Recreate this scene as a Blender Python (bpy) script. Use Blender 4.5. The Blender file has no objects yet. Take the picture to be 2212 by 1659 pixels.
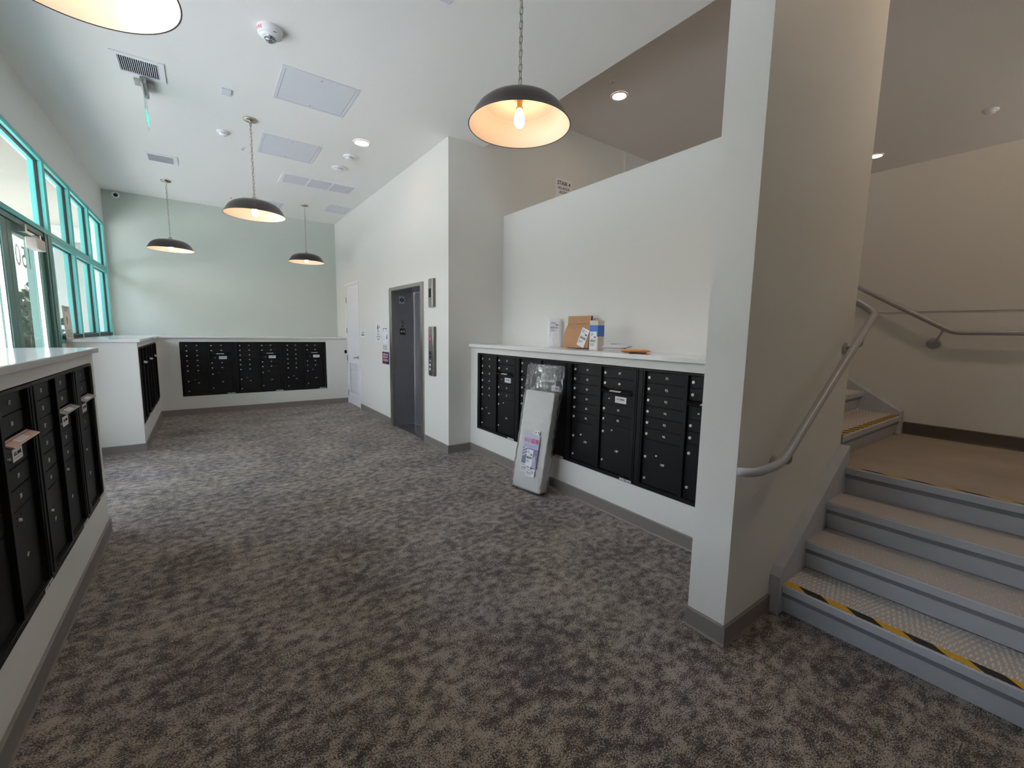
import bpy, bmesh, math, random
from mathutils import Vector, Matrix
random.seed(7)
SC = bpy.context.scene
COL = SC.collection
PI = math.pi

# ------------------------------------------------------------------ camera
F_PX, YAW, PITCH, ROLL = 921.2707, 0.6262246, 0.1206508, -0.01715197
EYE = Vector((0, 0, 1.5))
def cam_axes(y, p, r):
    cy, sy = math.cos(y), math.sin(y)
    f = Vector((sy*math.cos(p), cy*math.cos(p), -math.sin(p)))
    rt = Vector((cy, -sy, 0)); dn = f.cross(rt)
    c, s = math.cos(r), math.sin(r)
    return c*rt + s*dn, -s*rt + c*dn, f
_r, _d, _f = cam_axes(YAW, PITCH, ROLL)
cam = bpy.data.objects.new('camera', bpy.data.cameras.new('camera'))
COL.objects.link(cam)
m = Matrix((( _r.x, -_d.x, -_f.x, EYE.x), (_r.y, -_d.y, -_f.y, EYE.y), (_r.z, -_d.z, -_f.z, EYE.z), (0, 0, 0, 1)))
cam.matrix_world = m
cam.data.sensor_fit = 'HORIZONTAL'; cam.data.sensor_width = 36.0
cam.data.lens = F_PX/2212*36.0
cam.data.clip_start = 0.02
SC.camera = cam

# ------------------------------------------------------------------ light and exposure
SC.view_settings.view_transform = 'Standard'
SC.view_settings.look = 'None'
SC.view_settings.exposure = 0.27
SC.view_settings.gamma = 1.0
SC.view_settings.use_curve_mapping = False
try:
    SC.cycles.use_denoising = True
    SC.cycles.max_bounces = 14; SC.cycles.diffuse_bounces = 8; SC.cycles.glossy_bounces = 4
    SC.cycles.transparent_max_bounces = 16; SC.cycles.transmission_bounces = 6
    SC.cycles.sample_clamp_indirect = 6.0
    SC.cycles.caustics_reflective = False; SC.cycles.caustics_refractive = False
except Exception:
    pass
W = bpy.data.worlds.new('sky'); SC.world = W; W.use_nodes = True
nt = W.node_tree; nt.nodes.clear()
wo = nt.nodes.new('ShaderNodeOutputWorld'); bg = nt.nodes.new('ShaderNodeBackground')
tc = nt.nodes.new('ShaderNodeTexCoord'); sep = nt.nodes.new('ShaderNodeSeparateXYZ'); rp = nt.nodes.new('ShaderNodeValToRGB')
nt.links.new(tc.outputs['Generated'], sep.inputs[0]); nt.links.new(sep.outputs['Z'], rp.inputs[0])
rp.color_ramp.elements[0].position = 0.0; rp.color_ramp.elements[0].color = (0.97, 0.96, 0.97, 1)
rp.color_ramp.elements[1].position = 0.8; rp.color_ramp.elements[1].color = (0.60, 0.75, 1.0, 1)
nt.links.new(rp.outputs[0], bg.inputs[0]); nt.links.new(bg.outputs[0], wo.inputs[0])
SKY = 7.0; SUN = 54.0
bg.inputs[1].default_value = SKY
sun = bpy.data.objects.new('sun', bpy.data.lights.new('sun', 'SUN')); COL.objects.link(sun)
sun.data.energy = SUN; sun.data.angle = 0.01; sun.data.color = (1.0, 0.91, 0.79)
sun.rotation_euler = Vector((-0.06, 0.62, -0.78)).to_track_quat('-Z', 'Y').to_euler()
sun.location = (0, 0, 12)
BULB = 30.0; DOWN = 48.0

# ------------------------------------------------------------------ materials
def lin(c):
    return tuple(((v/255)/12.92 if v/255 <= 0.04045 else ((v/255+0.055)/1.055)**2.4) for v in c)
MATS = {}
def mat(name, rgb, rough=0.6, metal=0.0, bump=0.0, bscale=200, spec=0.5, emit=None, estr=0.0, vary=0.0, vscale=3.0):
    if name in MATS: return MATS[name]
    M = bpy.data.materials.new(name); M.use_nodes = True
    n = M.node_tree; b = n.nodes['Principled BSDF']
    c = lin(rgb)
    b.inputs['Base Color'].default_value = (*c, 1); b.inputs['Roughness'].default_value = rough
    b.inputs['Metallic'].default_value = metal; b.inputs['Specular IOR Level'].default_value = spec
    if emit:
        b.inputs['Emission Color'].default_value = (*lin(emit), 1); b.inputs['Emission Strength'].default_value = estr
    if bump or vary:
        t = n.nodes.new('ShaderNodeTexCoord')
    if bump:
        nz = n.nodes.new('ShaderNodeTexNoise'); nz.inputs['Scale'].default_value = bscale; nz.inputs['Detail'].default_value = 3
        bp = n.nodes.new('ShaderNodeBump'); bp.inputs['Strength'].default_value = bump; bp.inputs['Distance'].default_value = 0.002
        n.links.new(t.outputs['Object'], nz.inputs['Vector']); n.links.new(nz.outputs['Fac'], bp.inputs['Height'])
        n.links.new(bp.outputs['Normal'], b.inputs['Normal'])
    if vary:
        nz = n.nodes.new('ShaderNodeTexNoise'); nz.inputs['Scale'].default_value = vscale; nz.inputs['Detail'].default_value = 5
        r = n.nodes.new('ShaderNodeValToRGB')
        r.color_ramp.elements[0].position = 0.3; r.color_ramp.elements[1].position = 0.7
        r.color_ramp.elements[0].color = (*[v*(1-vary) for v in c], 1); r.color_ramp.elements[1].color = (*[min(1, v*(1+vary)) for v in c], 1)
        n.links.new(t.outputs['Object'], nz.inputs['Vector']); n.links.new(nz.outputs['Fac'], r.inputs[0])
        n.links.new(r.outputs[0], b.inputs['Base Color'])
    MATS[name] = M
    return M
wall_m = mat('wall paint', (226, 225, 221), 0.55, bump=0.25, bscale=160, spec=0.35)
ceil_m = mat('ceiling paint', (238, 237, 234), 0.6, bump=0.2, bscale=160, spec=0.3)
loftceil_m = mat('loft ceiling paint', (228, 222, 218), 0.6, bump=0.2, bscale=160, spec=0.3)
shadewall_m = mat('shaded white wall paint', (194, 202, 196), 0.55, bump=0.25, bscale=160, spec=0.35)  # white wall paint with the dim greenish shade of the end wall mixed in
base_m = mat('vinyl baseboard', (128, 121, 117), 0.5, spec=0.4)
darkbase_m = mat('dark vinyl baseboard', (86, 76, 68), 0.5)
white_m = mat('white enamel', (236, 236, 238), 0.4)
doorw_m = mat('white door paint', (235, 235, 240), 0.4)
grey_plate = mat('grey enamel', (216, 219, 226), 0.5)
quartz_m = mat('white quartz', (236, 235, 235), 0.12, vary=0.02, vscale=30)
black_m = mat('black powder coat', (14, 14, 17), 0.5, bump=0.35, bscale=700, spec=0.28)
black2_m = mat('black recess', (10, 10, 11), 0.6)
chrome_m = mat('chrome', (225, 225, 225), 0.22, metal=0.9)
lockw_m = mat('nickel lock face', (232, 231, 226), 0.35, metal=0.3)
nickel_m = mat('brushed nickel', (172, 166, 152), 0.32, metal=0.9)
steel_m = mat('stainless steel', (170, 168, 162), 0.3, metal=0.95)
dsteel_m = mat('dark stainless steel', (140, 140, 146), 0.42, metal=0.6, vary=0.08, vscale=4)
txt_white = mat('white lettering', (226, 226, 226), 0.5)
txt_black = mat('black lettering', (24, 24, 26), 0.6)
txt_grey = mat('grey lettering', (120, 120, 125), 0.6)
teal_m = mat('teal frame paint', (82, 182, 177), 0.35)
tealdk_m = mat('dark teal door paint', (72, 116, 108), 0.38)
gasket_m = mat('black gasket', (18, 22, 26), 0.6)
bronze_m = mat('dark bronze enamel', (44, 38, 37), 0.3)
shadein_m = mat('white shade enamel', (245, 236, 226), 0.35)
rail_m = mat('grey rail paint', (172, 172, 177), 0.32)
stair_m = mat('grey stair paint', (192, 195, 204), 0.45, vary=0.06, vscale=6)
stripe_m = mat('dark grey stair band', (134, 138, 148), 0.5)
land_m = mat('landing concrete', (162, 150, 138), 0.7, vary=0.14, vscale=2.5, bump=0.2, bscale=60)
yellow_m = mat('yellow tape', (214, 168, 38), 0.5)
tapeblk_m = mat('black tape', (26, 25, 24), 0.55)
kraft_m = mat('kraft paper', (176, 134, 98), 0.75, vary=0.06, vscale=14)
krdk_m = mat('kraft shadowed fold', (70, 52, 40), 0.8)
paper_m = mat('white paper', (236, 236, 240), 0.6)
blue_m = mat('blue print', (58, 108, 190), 0.5)
beigebox_m = mat('cream card', (222, 212, 196), 0.6)
orange_m = mat('orange mailer', (232, 150, 74), 0.6)
lilac_m = mat('lilac print', (186, 186, 216), 0.5)
lilacdk_m = mat('slate print', (128, 128, 158), 0.5)
red_m = mat('red print', (214, 66, 82), 0.55)
firered_m = mat('red lettering', (190, 70, 84), 0.5)
maroon_m = mat('maroon print', (118, 20, 52), 0.45)
navy_m = mat('navy print', (28, 30, 82), 0.5)
felt_m = mat('cream felt', (250, 245, 237), 0.8, bump=1.0, bscale=18)
green_m = mat('leaf green', (36, 66, 30), 0.45, vary=0.3, vscale=6)
bark_m = mat('stem bark', (92, 84, 58), 0.8)
concrete_m = mat('outdoor concrete', (208, 208, 210), 0.85, vary=0.05, vscale=1.5)
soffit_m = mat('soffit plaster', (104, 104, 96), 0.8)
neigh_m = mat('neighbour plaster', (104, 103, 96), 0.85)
stone_m = mat('tan stone', (204, 184, 166), 0.8, vary=0.08, vscale=5)
soil_m = mat('planter soil', (96, 84, 66), 0.95)
brass_m = mat('brass socket', (200, 164, 96), 0.3, metal=0.9)
dark_vent = mat('vent interior', (56, 56, 60), 0.8)
slat_m = mat('vent slat', (214, 214, 220), 0.5)
bulb_m = mat('lit bulb', (255, 220, 160), 0.4, emit=(255, 204, 152), estr=BULB)
lens_m = mat('lit downlight lens', (255, 226, 190), 0.4, emit=(255, 224, 192), estr=DOWN)
stairfill_m = mat('added stair fill lens', (255, 226, 190), 0.4, emit=(255, 224, 192), estr=200.0)  # stronger glow for the added lamp over the landing
exit_m = mat('lit green letters', (60, 230, 200), 0.4, emit=(40, 240, 205), estr=0.9)
camblk_m = mat('black camera lens', (14, 14, 16), 0.1)

def clear(name, tint, gloss=0.08, rough=0.0, haze=0.0, hazecol=(0.9, 0.95, 0.95), bump=0.0):
    M = bpy.data.materials.new(name); M.use_nodes = True; n = M.node_tree; n.nodes.clear()
    o = n.nodes.new('ShaderNodeOutputMaterial'); t = n.nodes.new('ShaderNodeBsdfTransparent'); g = n.nodes.new('ShaderNodeBsdfGlossy')
    t.inputs[0].default_value = (*tint, 1); g.inputs['Roughness'].default_value = rough
    mx = n.nodes.new('ShaderNodeMixShader'); lw = n.nodes.new('ShaderNodeFresnel'); lw.inputs[0].default_value = 1.45
    mth = n.nodes.new('ShaderNodeMath'); mth.operation = 'MULTIPLY'; mth.inputs[1].default_value = gloss
    n.links.new(lw.outputs[0], mth.inputs[0]); n.links.new(mth.outputs[0], mx.inputs[0])
    n.links.new(t.outputs[0], mx.inputs[1]); n.links.new(g.outputs[0], mx.inputs[2])
    last = mx
    if haze:
        d = n.nodes.new('ShaderNodeBsdfDiffuse'); d.inputs[0].default_value = (*hazecol, 1)
        m2 = n.nodes.new('ShaderNodeMixShader'); m2.inputs[0].default_value = haze
        n.links.new(mx.outputs[0], m2.inputs[1]); n.links.new(d.outputs[0], m2.inputs[2]); last = m2
    if bump:
        tcn = n.nodes.new('ShaderNodeTexCoord'); nz = n.nodes.new('ShaderNodeTexVoronoi'); nz.feature = 'DISTANCE_TO_EDGE'; nz.inputs['Scale'].default_value = 1.0
        wp = n.nodes.new('ShaderNodeTexNoise'); wp.inputs['Scale'].default_value = 7
        mpp = n.nodes.new('ShaderNodeMapping'); mpp.inputs['Scale'].default_value = (16, 16, 5.5)
        va = n.nodes.new('ShaderNodeVectorMath'); va.operation = 'MULTIPLY_ADD'; va.inputs[1].default_value = (2.2, 2.2, 2.2)
        bp = n.nodes.new('ShaderNodeBump'); bp.inputs['Strength'].default_value = bump; bp.inputs['Distance'].default_value = 0.02
        n.links.new(tcn.outputs['Object'], mpp.inputs[0]); n.links.new(tcn.outputs['Object'], wp.inputs['Vector'])
        n.links.new(wp.outputs['Color'], va.inputs[0]); n.links.new(mpp.outputs[0], va.inputs[2]); n.links.new(va.outputs[0], nz.inputs['Vector'])
        n.links.new(nz.outputs['Distance'], bp.inputs['Height'])
        n.links.new(bp.outputs['Normal'], g.inputs['Normal'])
    n.links.new(last.outputs[0], o.inputs[0])
    MATS[name] = M
    return M
glass_m = clear('window glass', (0.95, 0.968, 0.968), 0.22, 0.0, 0.008)
film_m = clear('clear plastic film', (0.985, 0.985, 0.99), 1.1, 0.16, 0.08, (0.85, 0.86, 0.9), bump=0.55)
acrylic_m = clear('clear acrylic', (0.93, 0.99, 0.97), 0.5, 0.0, 0.03)
etch_m = clear('etched number', (0.45, 0.49, 0.48), 0.3, 0.3, 0.3, (0.35, 0.38, 0.37))

def carpet():
    M = bpy.data.materials.new('patterned carpet'); M.use_nodes = True; n = M.node_tree; b = n.nodes['Principled BSDF']
    L = n.links.new
    t = n.nodes.new('ShaderNodeTexCoord'); mp = n.nodes.new('ShaderNodeMapping'); mp.inputs['Scale'].default_value = (0.8, 1.0, 1.0)
    L(t.outputs['Object'], mp.inputs[0])
    def nz(s, d, rgh=0.55):
        q = n.nodes.new('ShaderNodeTexNoise'); q.inputs['Scale'].default_value = s; q.inputs['Detail'].default_value = d; q.inputs['Roughness'].default_value = rgh
        L(mp.outputs[0], q.inputs['Vector']); return q.outputs['Fac']
    def mth(op, a, bb):
        q = n.nodes.new('ShaderNodeMath'); q.operation = op
        for i, v in enumerate((a, bb)):
            if isinstance(v, (int, float)): q.inputs[i].default_value = v
            else: L(v, q.inputs[i])
        return q.outputs[0]
    fine = nz(190, 2, 0.6); mid = nz(19, 5, 0.65); big = nz(2.6, 2, 0.5)
    s = mth('ADD', mth('ADD', mth('MULTIPLY', fine, 1.0), mth('MULTIPLY', mid, 0.75)), mth('MULTIPLY', big, 0.25))
    r = n.nodes.new('ShaderNodeValToRGB'); L(s, r.inputs[0])
    e = r.color_ramp.elements
    e[0].position = 0.98; e[0].color = (*lin((66, 61, 61)), 1)
    e[1].position = 1.0; e[1].color = (*lin((168, 159, 150)), 1)
    mr = n.nodes.new('ShaderNodeMapRange'); mr.inputs['From Min'].default_value = 0.925; mr.inputs['From Max'].default_value = 1.11
    L(s, mr.inputs['Value'])
    r.color_ramp.elements[0].position = 0.0; r.color_ramp.elements[1].position = 1.0
    L(mr.outputs[0], r.inputs[0])
    # slow tint drift brown / violet grey
    r2 = n.nodes.new('ShaderNodeValToRGB'); L(nz(1.7, 2), r2.inputs[0])
    r2.color_ramp.elements[0].position = 0.35; r2.color_ramp.elements[0].color = (1.0, 0.96, 0.89, 1)
    r2.color_ramp.elements[1].position = 0.65; r2.color_ramp.elements[1].color = (0.97, 0.93, 0.97, 1)
    mx = n.nodes.new('ShaderNodeMix'); mx.data_type = 'RGBA'; mx.blend_type = 'MULTIPLY'; mx.inputs[0].default_value = 1.0
    L(r.outputs[0], mx.inputs[6]); L(r2.outputs[0], mx.inputs[7]); L(mx.outputs[2], b.inputs['Base Color'])
    b.inputs['Roughness'].default_value = 0.95; b.inputs['Specular IOR Level'].default_value = 0.1
    b.inputs['Sheen Weight'].default_value = 0.15
    bp = n.nodes.new('ShaderNodeBump'); bp.inputs['Strength'].default_value = 0.5; bp.inputs['Distance'].default_value = 0.004
    L(fine, bp.inputs['Height']); L(bp.outputs[0], b.inputs['Normal'])
    return M
carpet_m = carpet()

def plate_mat():
    """grey diamond plate: short raised dashes, alternately turned"""
    M = bpy.data.materials.new('diamond plate'); M.use_nodes = True; n = M.node_tree; b = n.nodes['Principled BSDF']; L = n.links.new
    t = n.nodes.new('ShaderNodeTexCoord')
    hs = []
    for ang, off in ((0.75, 0.0), (-0.75, 0.5)):
        mp = n.nodes.new('ShaderNodeMapping'); mp.inputs['Rotation'].default_value = (0, 0, ang)
        mp.inputs['Scale'].default_value = (17, 66, 1); mp.inputs['Location'].default_value = (off, off, 0)
        L(t.outputs['Object'], mp.inputs[0])
        vo = n.nodes.new('ShaderNodeTexVoronoi'); vo.inputs['Scale'].default_value = 1.0; vo.inputs['Randomness'].default_value = 0.12
        L(mp.outputs[0], vo.inputs['Vector'])
        mr = n.nodes.new('ShaderNodeMapRange'); mr.inputs['From Min'].default_value = 0.33; mr.inputs['From Max'].default_value = 0.14
        L(vo.outputs['Distance'], mr.inputs['Value']); hs.append(mr.outputs[0])
    mx = n.nodes.new('ShaderNodeMath'); mx.operation = 'MAXIMUM'; L(hs[0], mx.inputs[0]); L(hs[1], mx.inputs[1])
    bp = n.nodes.new('ShaderNodeBump'); bp.inputs['Strength'].default_value = 0.5; bp.inputs['Distance'].default_value = 0.003
    L(mx.outputs[0], bp.inputs['Height']); L(bp.outputs[0], b.inputs['Normal'])
    r = n.nodes.new('ShaderNodeValToRGB'); L(mx.outputs[0], r.inputs[0])
    r.color_ramp.elements[0].color = (*lin((186, 180, 176)), 1); r.color_ramp.elements[1].color = (*lin((226, 221, 217)), 1)
    L(r.outputs[0], b.inputs['Base Color']); b.inputs['Roughness'].default_value = 0.5
    return M
plate_m = plate_mat()

# ------------------------------------------------------------------ mesh helpers
class MB:
    def __init__(s): s.v = []; s.f = []; s.mi = []; s.sm = []; s.mats = []
    def _m(s, mt):
        if mt is None: return 0
        if mt not in s.mats: s.mats.append(mt)
        return s.mats.index(mt)
    def add(s, vs, fs, mt=None, smooth=False):
        o = len(s.v); s.v += [tuple(v) for v in vs]; k = s._m(mt)
        for f in fs: s.f.append([o+i for i in f]); s.mi.append(k); s.sm.append(smooth)
        return s
    def box(s, x0, x1, y0, y1, z0, z1, mt=None):
        x0, x1 = min(x0, x1), max(x0, x1); y0, y1 = min(y0, y1), max(y0, y1); z0, z1 = min(z0, z1), max(z0, z1)
        vs = [(x0,y0,z0),(x1,y0,z0),(x1,y1,z0),(x0,y1,z0),(x0,y0,z1),(x1,y0,z1),(x1,y1,z1),(x0,y1,z1)]
        return s.add(vs, [(0,3,2,1),(4,5,6,7),(0,1,5,4),(1,2,6,5),(2,3,7,6),(3,0,4,7)], mt)
    def lathe(s, prof, c=(0,0,0), seg=32, mt=None, axis='z', smooth=True, caps=True):
        """prof: (r, h) pairs along the axis"""
        def P(r, h, a):
            x, y = r*math.cos(a), r*math.sin(a)
            if axis == 'z': q = (x, y, h)
            elif axis == 'y': q = (x, h, y)
            else: q = (h, x, y)
            return (q[0]+c[0], q[1]+c[1], q[2]+c[2])
        vs = [P(r, h, 2*PI*k/seg) for r, h in prof for k in range(seg)]
        fs = []
        for i in range(len(prof)-1):
            for k in range(seg):
                a, b = i*seg+k, i*seg+(k+1) % seg
                fs.append((a, b, b+seg, a+seg))
        s.add(vs, fs, mt, smooth)
        if caps:
            for i, rev in ((0, True), (len(prof)-1, False)):
                if prof[i][0] > 1e-4:
                    ring = [P(prof[i][0], prof[i][1], 2*PI*k/seg) for k in range(seg)]
                    s.add(ring, [list(range(seg))[::-1] if rev else list(range(seg))], mt)
        return s
    def tube(s, pts, r, seg=10, mt=None, closed=False):
        pts = [Vector(p) for p in pts]; n = len(pts); vs = []; fs = []
        t0 = (pts[1]-pts[0]).normalized(); up = Vector((0,0,1)) if abs(t0.z) < 0.9 else Vector((1,0,0))
        nrm = t0.cross(up).normalized()
        for i in range(n):
            if closed: t = (pts[(i+1) % n]-pts[i-1]).normalized()
            elif i == 0: t = t0
            elif i == n-1: t = (pts[-1]-pts[-2]).normalized()
            else: t = ((pts[i+1]-pts[i]).normalized()+(pts[i]-pts[i-1]).normalized()).normalized()
            nrm = (nrm - t*nrm.dot(t)).normalized(); bn = t.cross(nrm)
            for k in range(seg):
                a = 2*PI*k/seg; vs.append(pts[i]+nrm*(r*math.cos(a))+bn*(r*math.sin(a)))
        for i in range(n if closed else n-1):
            j = (i+1) % n
            for k in range(seg):
                fs.append((i*seg+k, i*seg+(k+1) % seg, j*seg+(k+1) % seg, j*seg+k))
        if not closed:
            fs.append(list(range(seg))[::-1]); fs.append([(n-1)*seg+k for k in range(seg)])
        return s.add(vs, fs, mt, True)
    def prism(s, poly, axis, a0, a1, mt=None):
        """poly of 2D points extruded along axis ('x': (y,z) 'y': (x,z) 'z': (x,y))"""
        def P(p, a): return {'x': (a, p[0], p[1]), 'y': (p[0], a, p[1]), 'z': (p[0], p[1], a)}[axis]
        n = len(poly)
        vs = [P(p, a0) for p in poly]+[P(p, a1) for p in poly]
        fs = [list(range(n))[::-1], list(range(n, 2*n))]+[(i, (i+1) % n, n+(i+1) % n, n+i) for i in range(n)]
        return s.add(vs, fs, mt)
    def mesh(s, name, mt=None):
        me = bpy.data.meshes.new(name); me.from_pydata(s.v, [], s.f)
        ms = s.mats or [mt]
        if s.mats and mt and mt not in s.mats: pass
        for q in ms: me.materials.append(q)
        for p, k, sm in zip(me.polygons, s.mi, s.sm): p.material_index = k; p.use_smooth = sm
        bm = bmesh.new(); bm.from_mesh(me); bmesh.ops.recalc_face_normals(bm, faces=bm.faces); bm.to_mesh(me); bm.free()
        me.update(); return me
    def build(s, name, mt=None, parent=None, loc=None, bevel=0.0):
        o = bpy.data.objects.new(name, s.mesh(name, mt)); COL.objects.link(o)
        if parent: o.parent = parent
        if loc: o.location = loc
        if bevel: bev(o, bevel)
        return o
def bev(o, w, seg=2):
    md = o.modifiers.new('bevel', 'BEVEL'); md.width = w; md.segments = seg; md.limit_method = 'ANGLE'
    return o
def put(name, me, parent=None, loc=None, rot=None):
    o = bpy.data.objects.new(name, me); COL.objects.link(o)
    if parent: o.parent = parent
    if loc: o.location = loc
    if rot: o.rotation_euler = rot
    return o
def tag(o, label=None, cat=None, group=None, kind=None):
    if label: o['label'] = label
    if cat: o['category'] = cat
    if group: o['group'] = group
    if kind: o['kind'] = kind
    return o
def thing(name, label, cat, loc=(0,0,0), rz=0.0, group=None, rot=None):
    o = bpy.data.objects.new(name, None); COL.objects.link(o); o.empty_display_size = 0.05
    o.location = loc; o.rotation_euler = rot if rot else (0, 0, rz)
    return tag(o, label, cat, group)
def struct(name, mb, mt=None, label=None, parent=None):
    o = mb.build(name, mt, parent); o['kind'] = 'structure'
    if label: o['label'] = label
    return o
def sroot(name, label, loc=(0,0,0)):
    o = bpy.data.objects.new(name, None); COL.objects.link(o); o.location = loc; o['kind'] = 'structure'; o['label'] = label
    return o
_T = {}
def text_geo(s, size, bold=0.0):
    k = (s, size, bold)
    if k not in _T:
        cu = bpy.data.curves.new('t', 'FONT'); cu.body = s; cu.size = size; cu.align_x = 'CENTER'; cu.align_y = 'CENTER'
        cu.extrude = 0.0004; cu.resolution_u = 3; cu.offset = bold
        ob = bpy.data.objects.new('t', cu); COL.objects.link(ob); bpy.context.view_layer.update()
        dg = bpy.context.evaluated_depsgraph_get()
        me = bpy.data.meshes.new_from_object(ob.evaluated_get(dg))
        _T[k] = ([tuple(v.co) for v in me.vertices], [tuple(p.vertices) for p in me.polygons])
        bpy.data.objects.remove(ob); bpy.data.curves.remove(cu); bpy.data.meshes.remove(me)
    return _T[k]
def add_text(mb, s, size, o, u, v, mt, bold=0.0, sx=1.0):
    """o origin, u text direction, v up"""
    o, u, v = Vector(o), Vector(u), Vector(v); w = u.cross(v)
    vs, fs = text_geo(s, size, bold)
    mb.add([o+u*(p[0]*sx)+v*p[1]+w*p[2] for p in vs], fs, mt); return mb

def blocks(mb, x, yc_, width, z, h, n_, mt, seed=1):
    # letter-like marks for a line too small to read
    r_ = random.Random(seed); p_ = width/n_
    for k in range(n_):
        y_ = yc_+width/2-(k+0.5)*p_; q = p_*0.36; st_ = h*0.22; d_ = r_.randrange(4)
        mb.box(x-0.0003, x+0.0006, y_+q-st_, y_+q, z-h/2, z+h/2, mt)
        if d_ != 0: mb.box(x-0.0003, x+0.0006, y_-q, y_+q, z+h/2-st_, z+h/2, mt)
        if d_ != 1: mb.box(x-0.0003, x+0.0006, y_-q, y_+q, z-st_/2, z+st_/2, mt)
        if d_ > 1: mb.box(x-0.0003, x+0.0006, y_-q, y_-q+st_, z-h/2, z+h/2, mt)

# ------------------------------------------------------------------ the shell
ZC, ZL = 3.69, 4.26            # lobby and loft ceilings
XW, YB, XE, YS = -1.21, 9.77, 2.38, 4.60
XP, XU, XU2 = 2.69, 3.155, 3.32   # mailbox half wall, stair guard wall
YW0, YW1, XW0 = 0.94, 1.13, 1.975 # wing wall
struct('floor', MB().box(-1.36, 5.0, -3.2, 9.95, -0.12, 0.0), carpet_m, 'grey brown mottled carpet')
struct('ceiling', MB().box(-1.36, 2.86, -3.2, 9.9, ZC, ZL+0.14), ceil_m, 'white lobby ceiling')
struct('ceiling_loft', MB().box(2.86, 10.2, -3.2, YS+0.15, ZL, ZL+0.14), loftceil_m, 'dim ceiling above the stairs')
w = MB()
w.box(XW-0.15, XW, -3.0, YB, 3.16, ZC).box(XW-0.15, XW, -3.0, 4.2, 0, 1.30).box(XW-0.15, XW, 6.44, YB, 0, 1.30)
w.box(XW-0.15, XW, 9.70, YB, 1.30, 3.16).box(XW-0.15, XW, -3.0, 1.19, 1.3, 3.16)
struct('wall_left', w, wall_m, 'white wall above and below the windows')
struct('wall_back', MB().box(XW-0.15, 2.9, YB, YB+0.13, 0, ZC), shadewall_m, 'white end wall with its green grey shade put into the colour')
w = MB()   # elevator wall with its two openings
EY0, EY1, EZ = 5.30, 6.54, 2.14
DY0, DY1, DZ = 8.17, 9.05, 2.40
w.box(XE, XE+0.2, YS+0.14, EY0, 0, ZC).box(XE, XE+0.2, EY0, EY1, EZ, ZC).box(XE, XE+0.2, EY1, DY0, 0, ZC)
w.box(XE, XE+0.2, DY0, DY1, DZ, ZC).box(XE, XE+0.2, DY1, YB, 0, ZC)
struct('wall_right', w, wall_m, 'white wall with the elevator')
struct('wall_stair', MB().box(XE, 10.2, YS, YS+0.14, 0, ZL), wall_m, 'wall beside the stairs with the stair sign')
struct('wall_guard', MB().box(XU, XU2, YW1, YS, 0, 2.944), wall_m, 'white guard wall above the mailbox shelf')
w = MB().box(XW0, 2.858, YW0, YW1, 0, ZC).box(2.858, XU2, YW0, YW1, 0, ZL)
struct('wall_wing', w, wall_m, 'white wing wall at the foot of the stairs')
w = MB().box(4.87, 5.0, -3.0, 2.85, 0, 1.73).box(4.861, 5.0, -3.0, 2.85, 1.73, 2.94)
struct('wall_landing', w, wall_m, 'guard wall behind the stair landing')
struct('wall_far', MB().box(10.0, 10.2, -3.0, YS, 1.87, ZL), wall_m)
w = MB().box(-1.36, 2.5, -3.2, -3.0, 0, ZC).box(2.5, 7.0, -3.2, -3.0, 0, ZL).box(7.0, 9.8, -3.2, -3.0, 0, 3.0).box(7.0, 9.8, -3.2, -3.0, 3.95, ZL).box(9.8, 10.2, -3.2, -3.0, 0, ZL)
struct('wall_front', w, wall_m)
w = MB().box(2.56, 2.70, -3.0, -0.78, 0, ZC).box(2.70, 4.87, -0.92, -0.78, 0, 2.94)
struct('wall_stairside', w, wall_m)
w = MB().box(5.0, 10.2, -3.0, YS, 1.72, 1.87).box(XU2, 5.0, 2.85, YS, 1.72, 1.87)
struct('floor_loft', w, land_m, 'upper floor')
struct('trim_1', MB().box(5.37, 5.39, YS-0.012, YS, 1.88, ZL-0.01), white_m, 'white corner bead on the wall beside the stairs')

# half walls that hold the mailboxes: a face with an opening, ends, back
MZ0, MZ1 = 0.324, 1.244
ZT = 1.345
def half_wall_x(name, xf, xb, y0, y1, oy0, oy1, top, label, floorback=None):
    """face at xf looking along x, depth to xb"""
    w = MB(); d = 0.42*(1 if xb > xf else -1)
    xi = xf+d
    w.box(xf, xb, y0, oy0, 0, top).box(xf, xb, oy1, y1, 0, top).box(xf, xb, oy0, oy1, 0, MZ0-0.004).box(xf, xb, oy0, oy1, MZ1+0.004, top)
    w.box(xi, xb, oy0, oy1, MZ0-0.004, MZ1+0.004)
    return struct(name, w, wall_m, label)
half_wall_x('wall_mailbox_right', XP, XU, YW1, YS, 1.262, 4.436, 1.312, 'white half wall under the right hand shelf')
half_wall_x('wall_mailbox_near', -0.63, XW, -3.0, 4.10, 1.70, 4.005, 1.31, 'white half wall nearest the camera')
half_wall_x('wall_mailbox_left', -0.63, XW, 6.62, YB, 6.69, 8.975, 1.31, 'white half wall under the windows')
w = MB(); BY = 9.06
w.box(-0.63, -0.33, BY, YB, 0, 1.31).box(1.972, XE, BY, YB, 0, 1.31).box(-0.33, 1.972, BY, YB, 0, MZ0-0.004).box(-0.33, 1.972, BY, YB, MZ1+0.004, 1.31)
w.box(-0.33, 1.972, BY+0.42, YB, MZ0-0.004, MZ1+0.004)
struct('wall_mailbox_back', w, wall_m, 'white half wall under the back shelf')

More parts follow.
